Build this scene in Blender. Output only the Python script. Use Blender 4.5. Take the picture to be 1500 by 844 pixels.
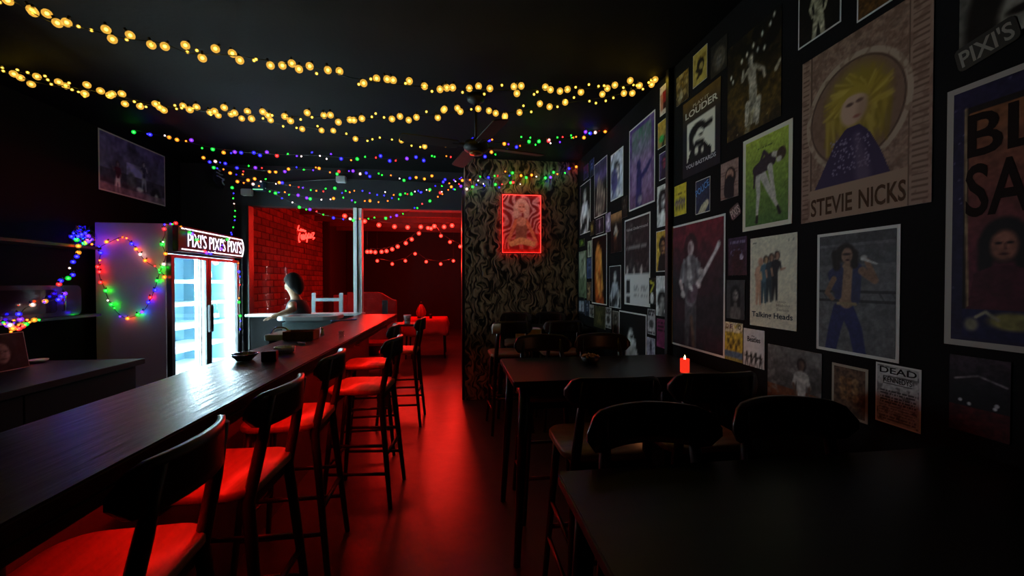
import bpy, bmesh, math, random
import numpy as np
from mathutils import Vector, Matrix, Euler
random.seed(7)
PI = math.pi
S = bpy.context.scene
COL = S.collection
for o in list(bpy.data.objects):
    bpy.data.objects.remove(o)

# ------------------------------------------------------------------ camera, world, exposure
F_PX = 600.0
YAW = math.atan(82 / 600.0)      # the camera looks a little to the right of the room's axis
PITCH = math.atan(8 / 600.0)     # and slightly down
EYE = 1.47
cam_d = bpy.data.cameras.new('camera')
cam_d.sensor_width = 36.0
cam_d.lens = F_PX / 1500 * 36.0
cam_d.clip_start = 0.02
cam = bpy.data.objects.new('camera', cam_d)
COL.objects.link(cam)
cam.location = (0, 0, EYE)
cam.rotation_euler = (PI / 2 - PITCH, 0, -YAW)
S.camera = cam
S.view_settings.view_transform = 'Standard'
S.view_settings.look = 'None'
S.view_settings.gamma = 1.0
S.view_settings.use_curve_mapping = False
S.view_settings.exposure = 0.0
wd = bpy.data.worlds.new('night')
wd.use_nodes = True
wd.node_tree.nodes['Background'].inputs[0].default_value = (0.010, 0.012, 0.016, 1)
wd.node_tree.nodes['Background'].inputs[1].default_value = 0.10
S.world = wd

# light levels of the lamps the place has
L_FRIDGE = 245.0
L_BAR = 30.0
L_WARM = 24.0
L_MULTI = 70.0
L_PATIO = 240.0
K_NEAR = .60

# ------------------------------------------------------------------ measuring helper
def ray(u, v):
    x = (u - 750) / F_PX; z = -(v - 422) / F_PX; y = 1.0
    y, z = y * math.cos(PITCH) + z * math.sin(PITCH), -y * math.sin(PITCH) + z * math.cos(PITCH)
    return Vector((x * math.cos(YAW) + y * math.sin(YAW), -x * math.sin(YAW) + y * math.cos(YAW), z))
def on(u, v, X=None, Y=None, Z=None):
    d = ray(u, v)
    t = X / d.x if X is not None else Y / d.y if Y is not None else (Z - EYE) / d.z
    return Vector((0, 0, EYE)) + d * t

# ------------------------------------------------------------------ materials
def srgb(c):
    if isinstance(c, str):
        c = tuple(int(c[i:i + 2], 16) / 255 for i in (0, 2, 4))
    return tuple((x / 12.92 if x <= 0.04045 else ((x + 0.055) / 1.055) ** 2.4) for x in c)
MATS = {}
def mat(name, col, rough=0.5, metal=0.0, var=0.0, scale=8.0, bump=0.0, stretch=(1, 1, 1), spec=0.5, bscale=None, detail=4):
    """principled material, colour mottled by noise, optional relief"""
    if name in MATS: return MATS[name]
    m = bpy.data.materials.new(name); m.use_nodes = True
    nt = m.node_tree; b = nt.nodes['Principled BSDF']
    c = (*srgb(col), 1)
    b.inputs['Base Color'].default_value = c
    b.inputs['Roughness'].default_value = rough
    b.inputs['Metallic'].default_value = metal
    b.inputs['Specular IOR Level'].default_value = spec
    if var or bump:
        tc = nt.nodes.new('ShaderNodeTexCoord'); mp = nt.nodes.new('ShaderNodeMapping')
        mp.inputs['Scale'].default_value = stretch
        nt.links.new(tc.outputs['Object'], mp.inputs['Vector'])
        nz = nt.nodes.new('ShaderNodeTexNoise'); nz.inputs['Scale'].default_value = scale; nz.inputs['Detail'].default_value = detail
        nt.links.new(mp.outputs[0], nz.inputs['Vector'])
        if var:
            r = nt.nodes.new('ShaderNodeMapRange')
            r.inputs['From Min'].default_value = 0.3; r.inputs['From Max'].default_value = 0.7
            r.inputs['To Min'].default_value = 1 - var; r.inputs['To Max'].default_value = 1 + var
            nt.links.new(nz.outputs['Fac'], r.inputs['Value'])
            mx = nt.nodes.new('ShaderNodeMix'); mx.data_type = 'RGBA'; mx.blend_type = 'MULTIPLY'
            mx.inputs['Factor'].default_value = 1
            mx.inputs[6].default_value = c
            nt.links.new(r.outputs[0], mx.inputs[7])
            nt.links.new(mx.outputs[2], b.inputs['Base Color'])
        if bump:
            n2 = nz
            if bscale:
                n2 = nt.nodes.new('ShaderNodeTexNoise'); n2.inputs['Scale'].default_value = bscale; n2.inputs['Detail'].default_value = detail
                nt.links.new(mp.outputs[0], n2.inputs['Vector'])
            bp = nt.nodes.new('ShaderNodeBump'); bp.inputs['Strength'].default_value = bump; bp.inputs['Distance'].default_value = 0.01
            nt.links.new(n2.outputs['Fac'], bp.inputs['Height'])
            nt.links.new(bp.outputs[0], b.inputs['Normal'])
    MATS[name] = m
    return m
def emit(name, col, strength, linear=True):
    if name in MATS: return MATS[name]
    m = bpy.data.materials.new(name); m.use_nodes = True
    nt = m.node_tree; nt.nodes.clear()
    e = nt.nodes.new('ShaderNodeEmission'); o = nt.nodes.new('ShaderNodeOutputMaterial')
    e.inputs[0].default_value = (*(col if linear else srgb(col)), 1); e.inputs[1].default_value = strength
    nt.links.new(e.outputs[0], o.inputs[0])
    MATS[name] = m
    return m
def thin_glass(name, tint=(1, 1, 1), gloss=0.08, rough=0.02):
    if name in MATS: return MATS[name]
    m = bpy.data.materials.new(name); m.use_nodes = True
    nt = m.node_tree; nt.nodes.clear()
    t = nt.nodes.new('ShaderNodeBsdfTransparent'); g = nt.nodes.new('ShaderNodeBsdfGlossy')
    mx = nt.nodes.new('ShaderNodeMixShader'); o = nt.nodes.new('ShaderNodeOutputMaterial')
    t.inputs[0].default_value = (*tint, 1); g.inputs['Roughness'].default_value = rough
    mx.inputs[0].default_value = gloss
    nt.links.new(t.outputs[0], mx.inputs[1]); nt.links.new(g.outputs[0], mx.inputs[2]); nt.links.new(mx.outputs[0], o.inputs[0])
    MATS[name] = m
    return m
def halo_shell(name, col, strength, cover):
    """see-through glowing shell added to imitate the halo round a small lamp"""
    m = bpy.data.materials.new(name); m.use_nodes = True
    nt = m.node_tree; nt.nodes.clear()
    t = nt.nodes.new('ShaderNodeBsdfTransparent'); e = nt.nodes.new('ShaderNodeEmission')
    mx = nt.nodes.new('ShaderNodeMixShader'); o = nt.nodes.new('ShaderNodeOutputMaterial')
    e.inputs[0].default_value = (*col, 1); e.inputs[1].default_value = strength; mx.inputs[0].default_value = cover
    nt.links.new(t.outputs[0], mx.inputs[1]); nt.links.new(e.outputs[0], mx.inputs[2]); nt.links.new(mx.outputs[0], o.inputs[0])
    return m

M_WALL = mat('matt_black_wall_paint', '0e0e0f', 0.85, var=0.25, scale=3, bump=0.12, bscale=60, spec=.12)
M_CEIL = mat('black_ceiling_paint', '080808', 0.75, var=0.2, scale=2, bump=0.15, bscale=35, spec=.12)
M_FLOOR = mat('polished_concrete_floor', '3b3735', 0.30, var=0.35, scale=2.2, bump=0.22, bscale=7)
M_BLACK = mat('black_stained_wood', '14100e', 0.38, var=0.3, scale=6, stretch=(1, 8, 1), bump=0.05)
M_STOOL = mat('dark_walnut_stool_wood', '2a1610', 0.36, var=0.3, scale=5, stretch=(4, 1, 1), bump=0.04)
M_SEAT = mat('brown_plywood_seat', '9a6a50', 0.33, var=0.25, scale=4, stretch=(1, 8, 1), bump=0.04)
M_TABLE = mat('black_table_laminate', '1a1917', 0.33, var=0.25, scale=4, stretch=(1, 6, 1), bump=0.03)
M_PAPER = mat('white_poster_paper', 'd8d4cc', 0.7, var=0.04, scale=10, spec=.15)
M_DARKP = mat('dark_poster_paper', '20201f', 0.7, spec=.15)
M_METAL = mat('brushed_steel', 'a8b0b4', 0.32, 0.9, var=0.1, scale=10, stretch=(1, 20, 1))
M_WHITE = mat('white_enamel', 'd4d8d6', 0.4, var=0.03)
M_CABLE = mat('dark_green_cable', '10150f', 0.5)
M_BLKPL = mat('black_plastic', '101113', 0.35)
M_CHROME = mat('chrome', 'c8cccc', 0.12, 1.0)

# ------------------------------------------------------------------ mesh helpers
class MB:
    def __init__(s): s.v = []; s.f = []; s.sm = []; s.mi = []; s.cur = 0
    def add(s, vs, fs, smooth=False):
        n = len(s.v); s.v += [Vector(p) for p in vs]
        for f in fs:
            s.f.append([n + i for i in f]); s.sm.append(smooth); s.mi.append(s.cur)
        return s
    def box(s, x0, x1, y0, y1, z0, z1, M=None):
        vs = [Vector((x, y, z)) for x in (x0, x1) for y in (y0, y1) for z in (z0, z1)]
        if M is not None: vs = [M @ p for p in vs]
        return s.add(vs, [(0, 1, 3, 2), (4, 6, 7, 5), (0, 4, 5, 1), (2, 3, 7, 6), (0, 2, 6, 4), (1, 5, 7, 3)])
    def cyl(s, a, b, ra, rb=None, n=12, cap=True):
        rb = ra if rb is None else rb
        a, b = Vector(a), Vector(b); d = (b - a).normalized()
        u = d.orthogonal().normalized(); w = d.cross(u)
        vs = []
        for p, r in ((a, ra), (b, rb)):
            vs += [p + (u * math.cos(2 * PI * i / n) + w * math.sin(2 * PI * i / n)) * r for i in range(n)]
        s.add(vs, [(i, (i + 1) % n, n + (i + 1) % n, n + i) for i in range(n)], True)
        if cap:
            s.add(vs[:n], [tuple(reversed(range(n)))]); s.add(vs[n:], [tuple(range(n))])
        return s
    def tube(s, pts, r, n=8, closed=False):
        pts = [Vector(p) for p in pts]; m = len(pts); vs = []; prev = None
        for i, p in enumerate(pts):
            a = pts[i - 1] if (i or closed) else pts[i]; b = pts[(i + 1) % m] if (i < m - 1 or closed) else pts[i]
            d = (b - a).normalized()
            if prev is None: u = d.orthogonal().normalized()
            else:
                u = prev - d * prev.dot(d)
                u = u.normalized() if u.length > 1e-6 else d.orthogonal().normalized()
            prev = u; w = d.cross(u)
            rr = r[i] if isinstance(r, (list, tuple)) else r
            vs += [p + (u * math.cos(2 * PI * k / n) + w * math.sin(2 * PI * k / n)) * rr for k in range(n)]
        fs = []
        for i in range(m if closed else m - 1):
            j = (i + 1) % m
            fs += [(i * n + k, i * n + (k + 1) % n, j * n + (k + 1) % n, j * n + k) for k in range(n)]
        s.add(vs, fs, True)
        if not closed:
            s.add(vs[:n], [tuple(reversed(range(n)))]); s.add(vs[-n:], [tuple(range(n))])
        return s
    def lathe(s, prof, c=(0, 0, 0), n=24, ribs=0, rib=0.0):
        c = Vector(c); vs = []
        for r, z in prof:
            for i in range(n):
                a = 2 * PI * i / n
                q = r * (1 + rib * math.cos(ribs * a)) if ribs else r
                vs.append(c + Vector((q * math.cos(a), q * math.sin(a), z)))
        fs = []
        for k in range(len(prof) - 1):
            fs += [(k * n + i, k * n + (i + 1) % n, (k + 1) * n + (i + 1) % n, (k + 1) * n + i) for i in range(n)]
        s.add(vs, fs, True)
        if prof[0][0] > 1e-5: s.add(vs[:n], [tuple(reversed(range(n)))])
        if prof[-1][0] > 1e-5: s.add(vs[-n:], [tuple(range(n))])
        return s
    def ball(s, c, r, nu=12, nv=8, M=None):
        c = Vector(c); rx, ry, rz = (r, r, r) if not isinstance(r, (tuple, list)) else r
        vs = []
        for j in range(nv + 1):
            t = PI * j / nv
            for i in range(nu):
                a = 2 * PI * i / nu
                p = Vector((rx * math.sin(t) * math.cos(a), ry * math.sin(t) * math.sin(a), rz * math.cos(t)))
                vs.append(c + (M @ p if M is not None else p))
        fs = [(j * nu + i, (j + 1) * nu + i, (j + 1) * nu + (i + 1) % nu, j * nu + (i + 1) % nu) for j in range(nv) for i in range(nu)]
        return s.add(vs, fs, True)
    def prism(s, poly, z0, z1, M=None):
        n = len(poly)
        vs = [Vector((x, y, z0)) for x, y in poly] + [Vector((x, y, z1)) for x, y in poly]
        if M is not None: vs = [M @ p for p in vs]
        return s.add(vs, [tuple(reversed(range(n))), tuple(range(n, 2 * n))] + [(i, (i + 1) % n, n + (i + 1) % n, n + i) for i in range(n)])
    def mesh(s, name, mats, bevel=0.0, seg=2):
        me = bpy.data.meshes.new(name)
        me.from_pydata([tuple(p) for p in s.v], [], s.f)
        for m in (mats if isinstance(mats, (list, tuple)) else [mats]): me.materials.append(m)
        me.polygons.foreach_set('use_smooth', s.sm); me.polygons.foreach_set('material_index', s.mi)
        bm = bmesh.new(); bm.from_mesh(me)
        bmesh.ops.remove_doubles(bm, verts=bm.verts, dist=1e-5)
        bmesh.ops.recalc_face_normals(bm, faces=bm.faces)
        if bevel:
            es = [e for e in bm.edges if len(e.link_faces) == 2 and e.calc_face_angle(0) > 0.6]
            bmesh.ops.bevel(bm, geom=es, offset=bevel, segments=seg, affect='EDGES', clamp_overlap=True)
        bm.to_mesh(me); bm.free(); me.update()
        return me
    def build(s, name, mats, parent=None, bevel=0.0, world=False, seg=2):
        if parent is not None and world:
            w = parent.location.copy(); q = parent.parent
            while q is not None: w += q.location; q = q.parent
            s.v = [p - w for p in s.v]
        return link(name, s.mesh(name, mats, bevel, seg), parent)
def link(name, data, parent=None):
    o = bpy.data.objects.new(name, data); COL.objects.link(o)
    if parent is not None: o.parent = parent
    return o
def tag(o, label=None, cat=None, group=None, kind=None):
    if label: o['label'] = label
    if cat: o['category'] = cat
    if group: o['group'] = group
    if kind: o['kind'] = kind
    return o
def thing(name, label, cat, loc=(0, 0, 0), rz=0.0, group=None):
    o = bpy.data.objects.new(name, None); COL.objects.link(o)
    o.empty_display_size = 0.05
    o.location = loc; o.rotation_euler = (0, 0, rz)
    return tag(o, label, cat, group)
def struct(name, mb, m, parent=None, bevel=0.0):
    o = mb.build(name, m, parent, bevel)
    if parent is None: tag(o, kind='structure')
    return o
def copy_tree(o, parent=None):
    c = o.copy(); COL.objects.link(c); c.parent = parent
    for ch in list(o.children): copy_tree(ch, c)
    return c
def lamp(name, kind, energy, col, parent, loc, rot=(0, 0, 0), **kw):
    l = bpy.data.lights.new(name, kind); l.energy = energy; l.color = col
    for k, v in kw.items(): setattr(l, k, v)
    o = link(name, l, parent); o.location = loc; o.rotation_euler = rot
    return o
def rounded(w, h, r, n=5, cx=0, cy=0):
    pts = []
    for sx, sy, a0 in ((1, -1, -90), (1, 1, 0), (-1, 1, 90), (-1, -1, 180)):
        for k in range(n + 1):
            a = math.radians(a0 + 90 * k / n)
            pts.append((cx + sx * (w / 2 - r) + r * math.cos(a), cy + sy * (h / 2 - r) + r * math.sin(a)))
    return pts

# ================================================================== THE ROOM
XR, XL, ZC = 1.55, -3.5, 3.01
YB, YW, YP = -1.6, 5.80, 5.113          # wall behind the camera, window wall, papered wall
SEAM = on(985, 101, X=XR).y
struct('floor', MB().box(XL - .15, XR + .15, YB - .1, 13.2, -.1, 0), M_FLOOR)
struct('ceiling', MB().box(XL - .15, XR + .15, YB - .1, YW + .15, ZC, ZC + .1), M_CEIL)
struct('wall_right', MB().box(XR, XR + .15, YB, 13.2, 0, ZC), M_WALL)
struct('trim_1', MB().box(XR - .035, XR - .0005, SEAM - .012, SEAM + .03, 0, ZC - .001), mat('black_gloss_trim', '101112', 0.4), bevel=.003)
struct('wall_left', MB().box(XL - .15, XL, YB, YW + .15, 0, ZC), M_WALL)
struct('wall_back', MB().box(XL, XR, YB - .15, YB, 0, ZC), M_WALL)
# window wall: left pier, header, then the papered wall on the right
zh = on(440, 303, Y=YW).z
xa = on(345, 320, Y=YW).x; xb = on(365, 320, Y=YW).x
struct('wall_window', MB().box(XL, xa, YW, YW + .15, 0, ZC).box(xa, 0.16, YW, YW + .15, zh, ZC), mat('dark_header_paint', '22282c', 0.6, var=.15, scale=3, bump=.1, bscale=50))
struct('trim_2', MB().box(xa, xb, YW - .02, YW + .12, 0, zh), mat('black_window_post', '0e0e10', 0.45), bevel=.004)

def wallpaper():
    m = bpy.data.materials.new('black_furry_swirl_wallpaper'); m.use_nodes = True
    nt = m.node_tree; b = nt.nodes['Principled BSDF']; N = nt.nodes.new; L = nt.links.new
    tc = N('ShaderNodeTexCoord')
    n1 = N('ShaderNodeTexNoise'); n1.inputs['Scale'].default_value = 7.0; n1.inputs['Detail'].default_value = 1
    L(tc.outputs['Object'], n1.inputs['Vector'])
    sb = N('ShaderNodeVectorMath'); sb.operation = 'MULTIPLY_ADD'; sb.inputs[1].default_value = (.20, .20, .20)
    L(n1.outputs['Color'], sb.inputs[0]); L(tc.outputs['Object'], sb.inputs[2])
    mp = N('ShaderNodeMapping'); mp.inputs['Rotation'].default_value = (0, .5, 0); mp.inputs['Scale'].default_value = (30, 1, 9.0)
    L(sb.outputs[0], mp.inputs[0])
    wv = N('ShaderNodeTexNoise'); wv.inputs['Scale'].default_value = 1.0; wv.inputs['Detail'].default_value = 1.5; wv.inputs['Distortion'].default_value = .6
    L(mp.outputs[0], wv.inputs['Vector'])
    cr = N('ShaderNodeValToRGB')
    cr.color_ramp.elements[0].position = .42; cr.color_ramp.elements[0].color = (*srgb('0f0b08'), 1)
    cr.color_ramp.elements[1].position = .62; cr.color_ramp.elements[1].color = (*srgb('a48e70'), 1)
    L(wv.outputs['Fac'], cr.inputs[0]); L(cr.outputs[0], b.inputs['Base Color'])
    bp = N('ShaderNodeBump'); bp.inputs['Strength'].default_value = .6; bp.inputs['Distance'].default_value = .02
    L(wv.outputs['Fac'], bp.inputs['Height']); L(bp.outputs[0], b.inputs['Normal'])
    b.inputs['Roughness'].default_value = .42
    return m
struct('wall_far', MB().box(.110, XR - .0005, YP, YW + .15, .005, ZC - .001), wallpaper())
struct('trim_3', MB().box(.075, .108, YP + .02, YW + .13, 0.001, 2.62), mat('black_door_jamb', '0c0b0b', .35), bevel=.003)

# aluminium window post with its glazed bay on the left (two uprights, a rail, a pane and a sill)
wx0, wx1 = on(518, 303, Y=YW).x, on(530, 303, Y=YW).x
M_ALU = mat('white_aluminium', 'dfe6e8', .38, var=.03)
wf = tag(link('window_1', None), kind='structure'); wf.location = (wx0, YW, 0); wf.empty_display_size = .05
g = (wx1 - wx0)
MB().box(wx0, wx0 + g * .44, YW - .03, YW + .05, .0, zh).build('window_frame', M_ALU, wf, .003, True)
MB().box(wx0 + g * .56, wx1, YW - .01, YW + .09, .0, zh).build('window_frame', M_ALU, wf, .003, True)
MB().box(wx0 + g * .44, wx0 + g * .56, YW + .01, YW + .04, .0, zh).build('gasket', M_BLKPL, wf, 0, True)
MB().box(xb, wx1 + .02, YW - .14, YW + .10, 1.03, 1.06).build('window_sill', M_ALU, wf, .004, True)
MB().box(xb, wx0, YW - .0, YW + .10, 0.0, 1.028).build('window_apron', M_WALL, wf, 0, True)
MB().box(xb + .001, wx0 - .001, YW + .04, YW + .05, 1.062, zh - .001).build('pane', thin_glass('window_glass', gloss=.0008), wf, 0, True)

# ================================================================== THE PATIO BEYOND
M_ROOFM = mat('patio_corrugated_roof', '6a5a56', .5, var=.2, scale=6)
XBW = -3.3
pw = struct('wall_patio', MB().box(XBW - .2, XBW - .012, YW + .152, 13.2, 0, 3.4), mat('dark_mortar', '2c2220', .9, var=.2, scale=20))
br_m = [mat('fired_brick_%d' % i, c, .85, var=.25, scale=9, bump=.3, bscale=40) for i, c in enumerate(('5a3630', '663c34', '4c2e2a'))]
br_me = []
for i in range(3):
    br_me.append(MB().box(-.012, .012, -.145, .145, -.052, .052).mesh('brick', br_m[i], .004, 1))
nb = 0
rb = random.Random(3)
for row in range(17):
    z = 1.10 + row * .118
    for k in range(17):
        y = 6.15 + k * .305 + (.15 if row % 2 else 0)
        b = link('brick', br_me[rb.randrange(3)], pw)
        b.location = (XBW - .002 + rb.uniform(-.004, .004), y, z)
low = MB()
for row in range(9):
    for k in range(17):
        y = 6.15 + k * .305 + (.15 if row % 2 == 0 else 0); z = 1.10 - (row + 1) * .118
        low.box(XBW - .012, XBW + .010, y - .145, y + .145, z - .052, z + .052)
tag(low.build('lower_bricks', br_m[0], pw), kind='stuff')
struct('wall_patio_end', MB().box(XBW, XR + .1, 13.05, 13.2, 0, 3.4), mat('black_timber_fence', '0d0c0c', .8, var=.3, scale=4))
struct('trim_4', MB().box(XBW + .02, XBW + .14, 10.75, 10.9, 0, 3.05), mat('dark_patio_post', '151112', .6), bevel=.004)
rf = tag(link('ceiling_patio', None), kind='structure'); rf.location = (-.9, 9, 2.95); rf.empty_display_size = .1
NR = 44
vs = []; fs = []
for i in range(NR * 4 + 1):
    y = YW + .2 + i * (13.0 - YW - .2) / (NR * 4); z = 3.06 + .018 * math.sin(i * PI / 2) + (y - YW) * .012
    vs += [(XBW, y, z), (XR, y, z), ]
for i in range(NR * 4): fs.append((2 * i, 2 * i + 1, 2 * i + 3, 2 * i + 2))
MB().add(vs, fs, True).build('roof_sheet', M_ROOFM, rf, 0, True)
for y in (6.6, 7.5, 8.4, 9.3, 10.2, 11.1, 12.0):
    MB().box(XBW, XR - .01, y - .035, y + .035, 2.92, 3.03).build('rafter', mat('patio_rafter_wood', '4a2a24', .7, var=.2), rf, .003, True)

# red festoon bulbs
RED = (1.0, .035, .02)
def bulb_mesh(name, core, shell, rc, rs, base=True):
    mb = MB(); mb.ball((0, 0, 0), rc, 10, 6); mb.cur = 1; mb.ball((0, 0, 0), rs, 12, 8)
    if base: mb.cur = 2; mb.cyl((0, 0, rs * .8), (0, 0, rs * 1.7), rs * .35, rs * .3, 8)
    me = mb.mesh(name, [core, shell, M_CABLE])
    return me
red_core = emit('red_bulb_core', (1.0, .018, .014), L_PATIO * .10)
red_me = bulb_mesh('bulb', red_core, halo_shell('red_bulb_halo', RED, 2.2, .45), .022, .042)  # outer shell imitates the red halo round the bulb
def festoon(label, pix, Y, light=None, k=1.0):
    pts = [on(u, v, Y=Y) for u, v in pix]
    t = thing('festoon_lights', label, 'string lights', pts[0], 0, 'red festoon strings on the patio')
    MB().tube([p + Vector((0, 0, .065)) for p in pts], .006, 6).build('cable', M_CABLE, t, 0, True)
    for p in (pts[0], pts[-1]): MB().cyl(p + Vector((0, 0, .06)), (p.x, p.y, 2.921), .003, n=6).build('hanger', M_CABLE, t, 0, True)
    for i, p in enumerate(pts):
        b = link('bulb', red_me, t); b.location = p - pts[0]
        if light and i % light == 0:
            lamp('bulb_light', 'POINT', L_PATIO * .11 * k, (1, .02, .012), t, p - pts[0] - Vector((0, .0, .07)), shadow_soft_size=.05)
c4 = lambda x, y: (340 + x / 3.014, 280 + y / 3.014)
festoon('straight row of red bulbs hung under the patio roof', [c4(*p) for p in ((497, 110), (585, 133), (648, 150), (717, 157), (775, 160), (833, 158), (893, 155), (936, 158), (971, 152))], 7.5, 2, K_NEAR)
festoon('red bulbs rising in a curve towards the patio roof', [c4(*p) for p in ((597, 268), (612, 268), (632, 270), (660, 268), (682, 265), (707, 257), (731, 245), (767, 230), (793, 213), (825, 187), (865, 163), (878, 165))], 8.4, 4, K_NEAR)
festoon('short falling row of red bulbs over the patio', [c4(*p) for p in ((893, 155), (922, 198), (962, 225), (1007, 245))], 9.3, 2, 1.3)
festoon('lowest zigzag row of red bulbs across the patio', [c4(*p) for p in ((641, 308), (707, 322), (765, 308), (808, 277), (857, 312), (921, 322), (977, 308))], 10.2, 2, 1.3)

# neon lettering on the brick wall: handwritten strokes bent from glass tube
nm = emit('red_neon_tube', (1.0, .022, .016), 7.0)
ns = thing('neon_sign', 'red neon handwriting glowing on the brick patio wall', 'neon sign', on(450, 350, X=XBW + .03))
cn = lambda x, y: on(400 + x / 12.06, 310 + y / 12.06, X=XBW + .035)
def smooth(pts, k=4):
    out = []
    n = len(pts)
    for i in range(n - 1):
        p0, p1, p2, p3 = pts[max(i - 1, 0)], pts[i], pts[i + 1], pts[min(i + 2, n - 1)]
        for j in range(k):
            t = j / k
            out.append(.5 * ((2 * p1) + (p2 - p0) * t + (2 * p0 - 5 * p1 + 4 * p2 - p3) * t * t + (3 * p1 - p0 - 3 * p2 + p3) * t ** 3))
    return out + [pts[-1]]
for st in ([(458, 248), (440, 300), (445, 328), (480, 332)], [(485, 305), (484, 335), (500, 338), (503, 312), (508, 340)], [(515, 312), (518, 345), (522, 320), (540, 325), (540, 350)], [(552, 325), (556, 350), (570, 356), (574, 332)],
           [(475, 380), (458, 430), (455, 500), (465, 540), (475, 525)], [(500, 480), (490, 440), (505, 410), (515, 450), (512, 495), (528, 480)], [(535, 400), (535, 480), (550, 490), (556, 420), (560, 480)], [(585, 380), (568, 430), (580, 480), (598, 450), (600, 400), (602, 500), (596, 540)],
           [(630, 380), (620, 440), (630, 470), (645, 440)], [(655, 390), (655, 460), (672, 460), (680, 395)], [(690, 380), (725, 378), (695, 455), (732, 460), (708, 488)]):
    MB().tube(smooth([cn(*p) for p in st]), .012, 6).build('letter', nm, ns, 0, True)
MB().tube([on(446, 357, X=XBW + .02), on(447, 372, X=XBW + .02)], .01, 6).build('cord', mat('red_glint', '801818', .5), ns, 0, True)  # thin red tube standing in for a glint below the lettering

# patio furniture
M_CLOTH = mat('red_table_cloth', 'b01a14', .8, var=.12, scale=9, bump=.15, spec=.1)
def cloth_table(label, cx, cy, w, d, h, drop, seed):
    t = thing('patio_table', label, 'table', (cx, cy, 0), 0)
    MB().box(-w / 2, w / 2, -d / 2, d / 2, h - .03, h).build('tabletop', M_BLACK, t, .003)
    for sx in (-1, 1):
        for sy in (-1, 1):
            MB().cyl((sx * (w / 2 - .06), sy * (d / 2 - .06), h - .03), (sx * (w / 2 - .03), sy * (d / 2 - .03), 0), .022, .015, 8).build('leg', M_BLACK, t)
    return t
tp = on(625, 466, Y=8.4)
pt = cloth_table('patio dining table under a red cloth, lantern standing on it', tp.x, 8.4, .80, .80, tp.z - .008, .3, 1)
def cloth(name, label, cx, cy, w, d, h, drop, seed):
    n = 28; vs = []; fs = []; r = random.Random(seed)
    ph = [r.uniform(0, 6) for _ in range(6)]
    ov = drop
    for j in range(n + 1):
        for i in range(n + 1):
            x = (i / n * 2 - 1) * (w / 2 + ov); y = (j / n * 2 - 1) * (d / 2 + ov)
            ex = max(abs(x) - w / 2, 0); ey = max(abs(y) - d / 2, 0); e = max(ex, ey)
            px = max(-w / 2 - .012, min(w / 2 + .012, x)); py = max(-d / 2 - .012, min(d / 2 + .012, y))
            if e > 0:
                wv = .03 * math.sin(x * 17 + ph[0]) * math.sin(y * 19 + ph[1]) * min(1, e / .1)
                if ex >= ey: px += math.copysign(abs(wv) + .05 * e, x)
                if ey >= ex: py += math.copysign(abs(wv) + .05 * e, y)
            vs.append((px, py, h + .004 - e * (1 + .08 * math.sin(x * 9 + y * 8 + ph[2]))))
    for j in range(n):
        for i in range(n): fs.append((j * (n + 1) + i, j * (n + 1) + i + 1, (j + 1) * (n + 1) + i + 1, (j + 1) * (n + 1) + i))
    o = MB().add(vs, fs, True).build(name, M_CLOTH); o.location = (cx, cy, 0)
    md = o.modifiers.new('thick', 'SOLIDIFY'); md.thickness = .003; md.offset = 1
    return tag(o, label, 'tablecloth')
cloth('tablecloth', 'red cloth draped over the patio dining table', tp.x, 8.4, .80, .80, tp.z - .006, .30, 4)
lp = on(617, 458, Y=8.35); lz = tp.z + .004
lt = thing('lantern', 'onion shaped red lantern on the red patio table', 'lantern', (lp.x, 8.35, lz))
MB().lathe([(.075, 0), (.08, .02), (.07, .03)]).build('base', M_BLACK, lt)
MB().lathe([(.068, .03), (.095, .08), (.098, .13), (.078, .19), (.045, .25), (.025, .28)]).build('shade', mat('red_lantern_glass', 'c03028', .25), lt)
MB().lathe([(.028, .28), (.012, .30), (.02, .315), (.0, .33)]).build('finial', M_BLACK, lt)
for k in range(8):
    a = k * PI / 4
    MB().tube([(r * math.cos(a), r * math.sin(a), z) for r, z in ((.071, .03), (.098, .08), (.101, .13), (.081, .19), (.047, .25), (.026, .28))], .003, 5).build('rib', M_BLACK, lt)
cp = on(631, 463, Y=8.3)
def cup(name, label, loc, r, h, m, group=None):
    o = MB().lathe([(r * .72, 0), (r, h), (r * .9, h), (r * .64, .006), (0, .006)], n=20).build(name, m); o.location = loc
    return tag(o, label, 'cup', group)
cup('drinking_cup', 'small dark cup beside the onion lantern', (cp.x, 8.3, lz), .035, .085, M_BLKPL)
# dark side table with the paper cup, just outside the door
sp = on(597, 474, Y=6.55)
st = thing('side_table', 'small dark side table outside carrying a white paper cup', 'table', (sp.x, 6.6, 0))
MB().prism(rounded(.42, .42, .04), sp.z - .03, sp.z).build('tabletop', M_BLACK, st, .003)
for sx in (-1, 1):
    for sy in (-1, 1): MB().cyl((sx * .15, sy * .15, sp.z - .03), (sx * .18, sy * .18, 0), .016, .012, 8).build('leg', M_BLACK, st)
pc = thing('paper_cup', 'white paper cup with grey print on dark side table', 'cup', (sp.x, 6.52, sp.z + .001))
MB().lathe([(.042, 0), (.058, .13), (.060, .135), (.054, .135), (.040, .006), (0, .006)]).build('cup_body', M_WHITE, pc)
MB().lathe([(.0475, .04), (.0545, .10)], n=24).build('print_band', mat('grey_cup_print', '8a8486', .6, var=.5, scale=60), pc)
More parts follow.
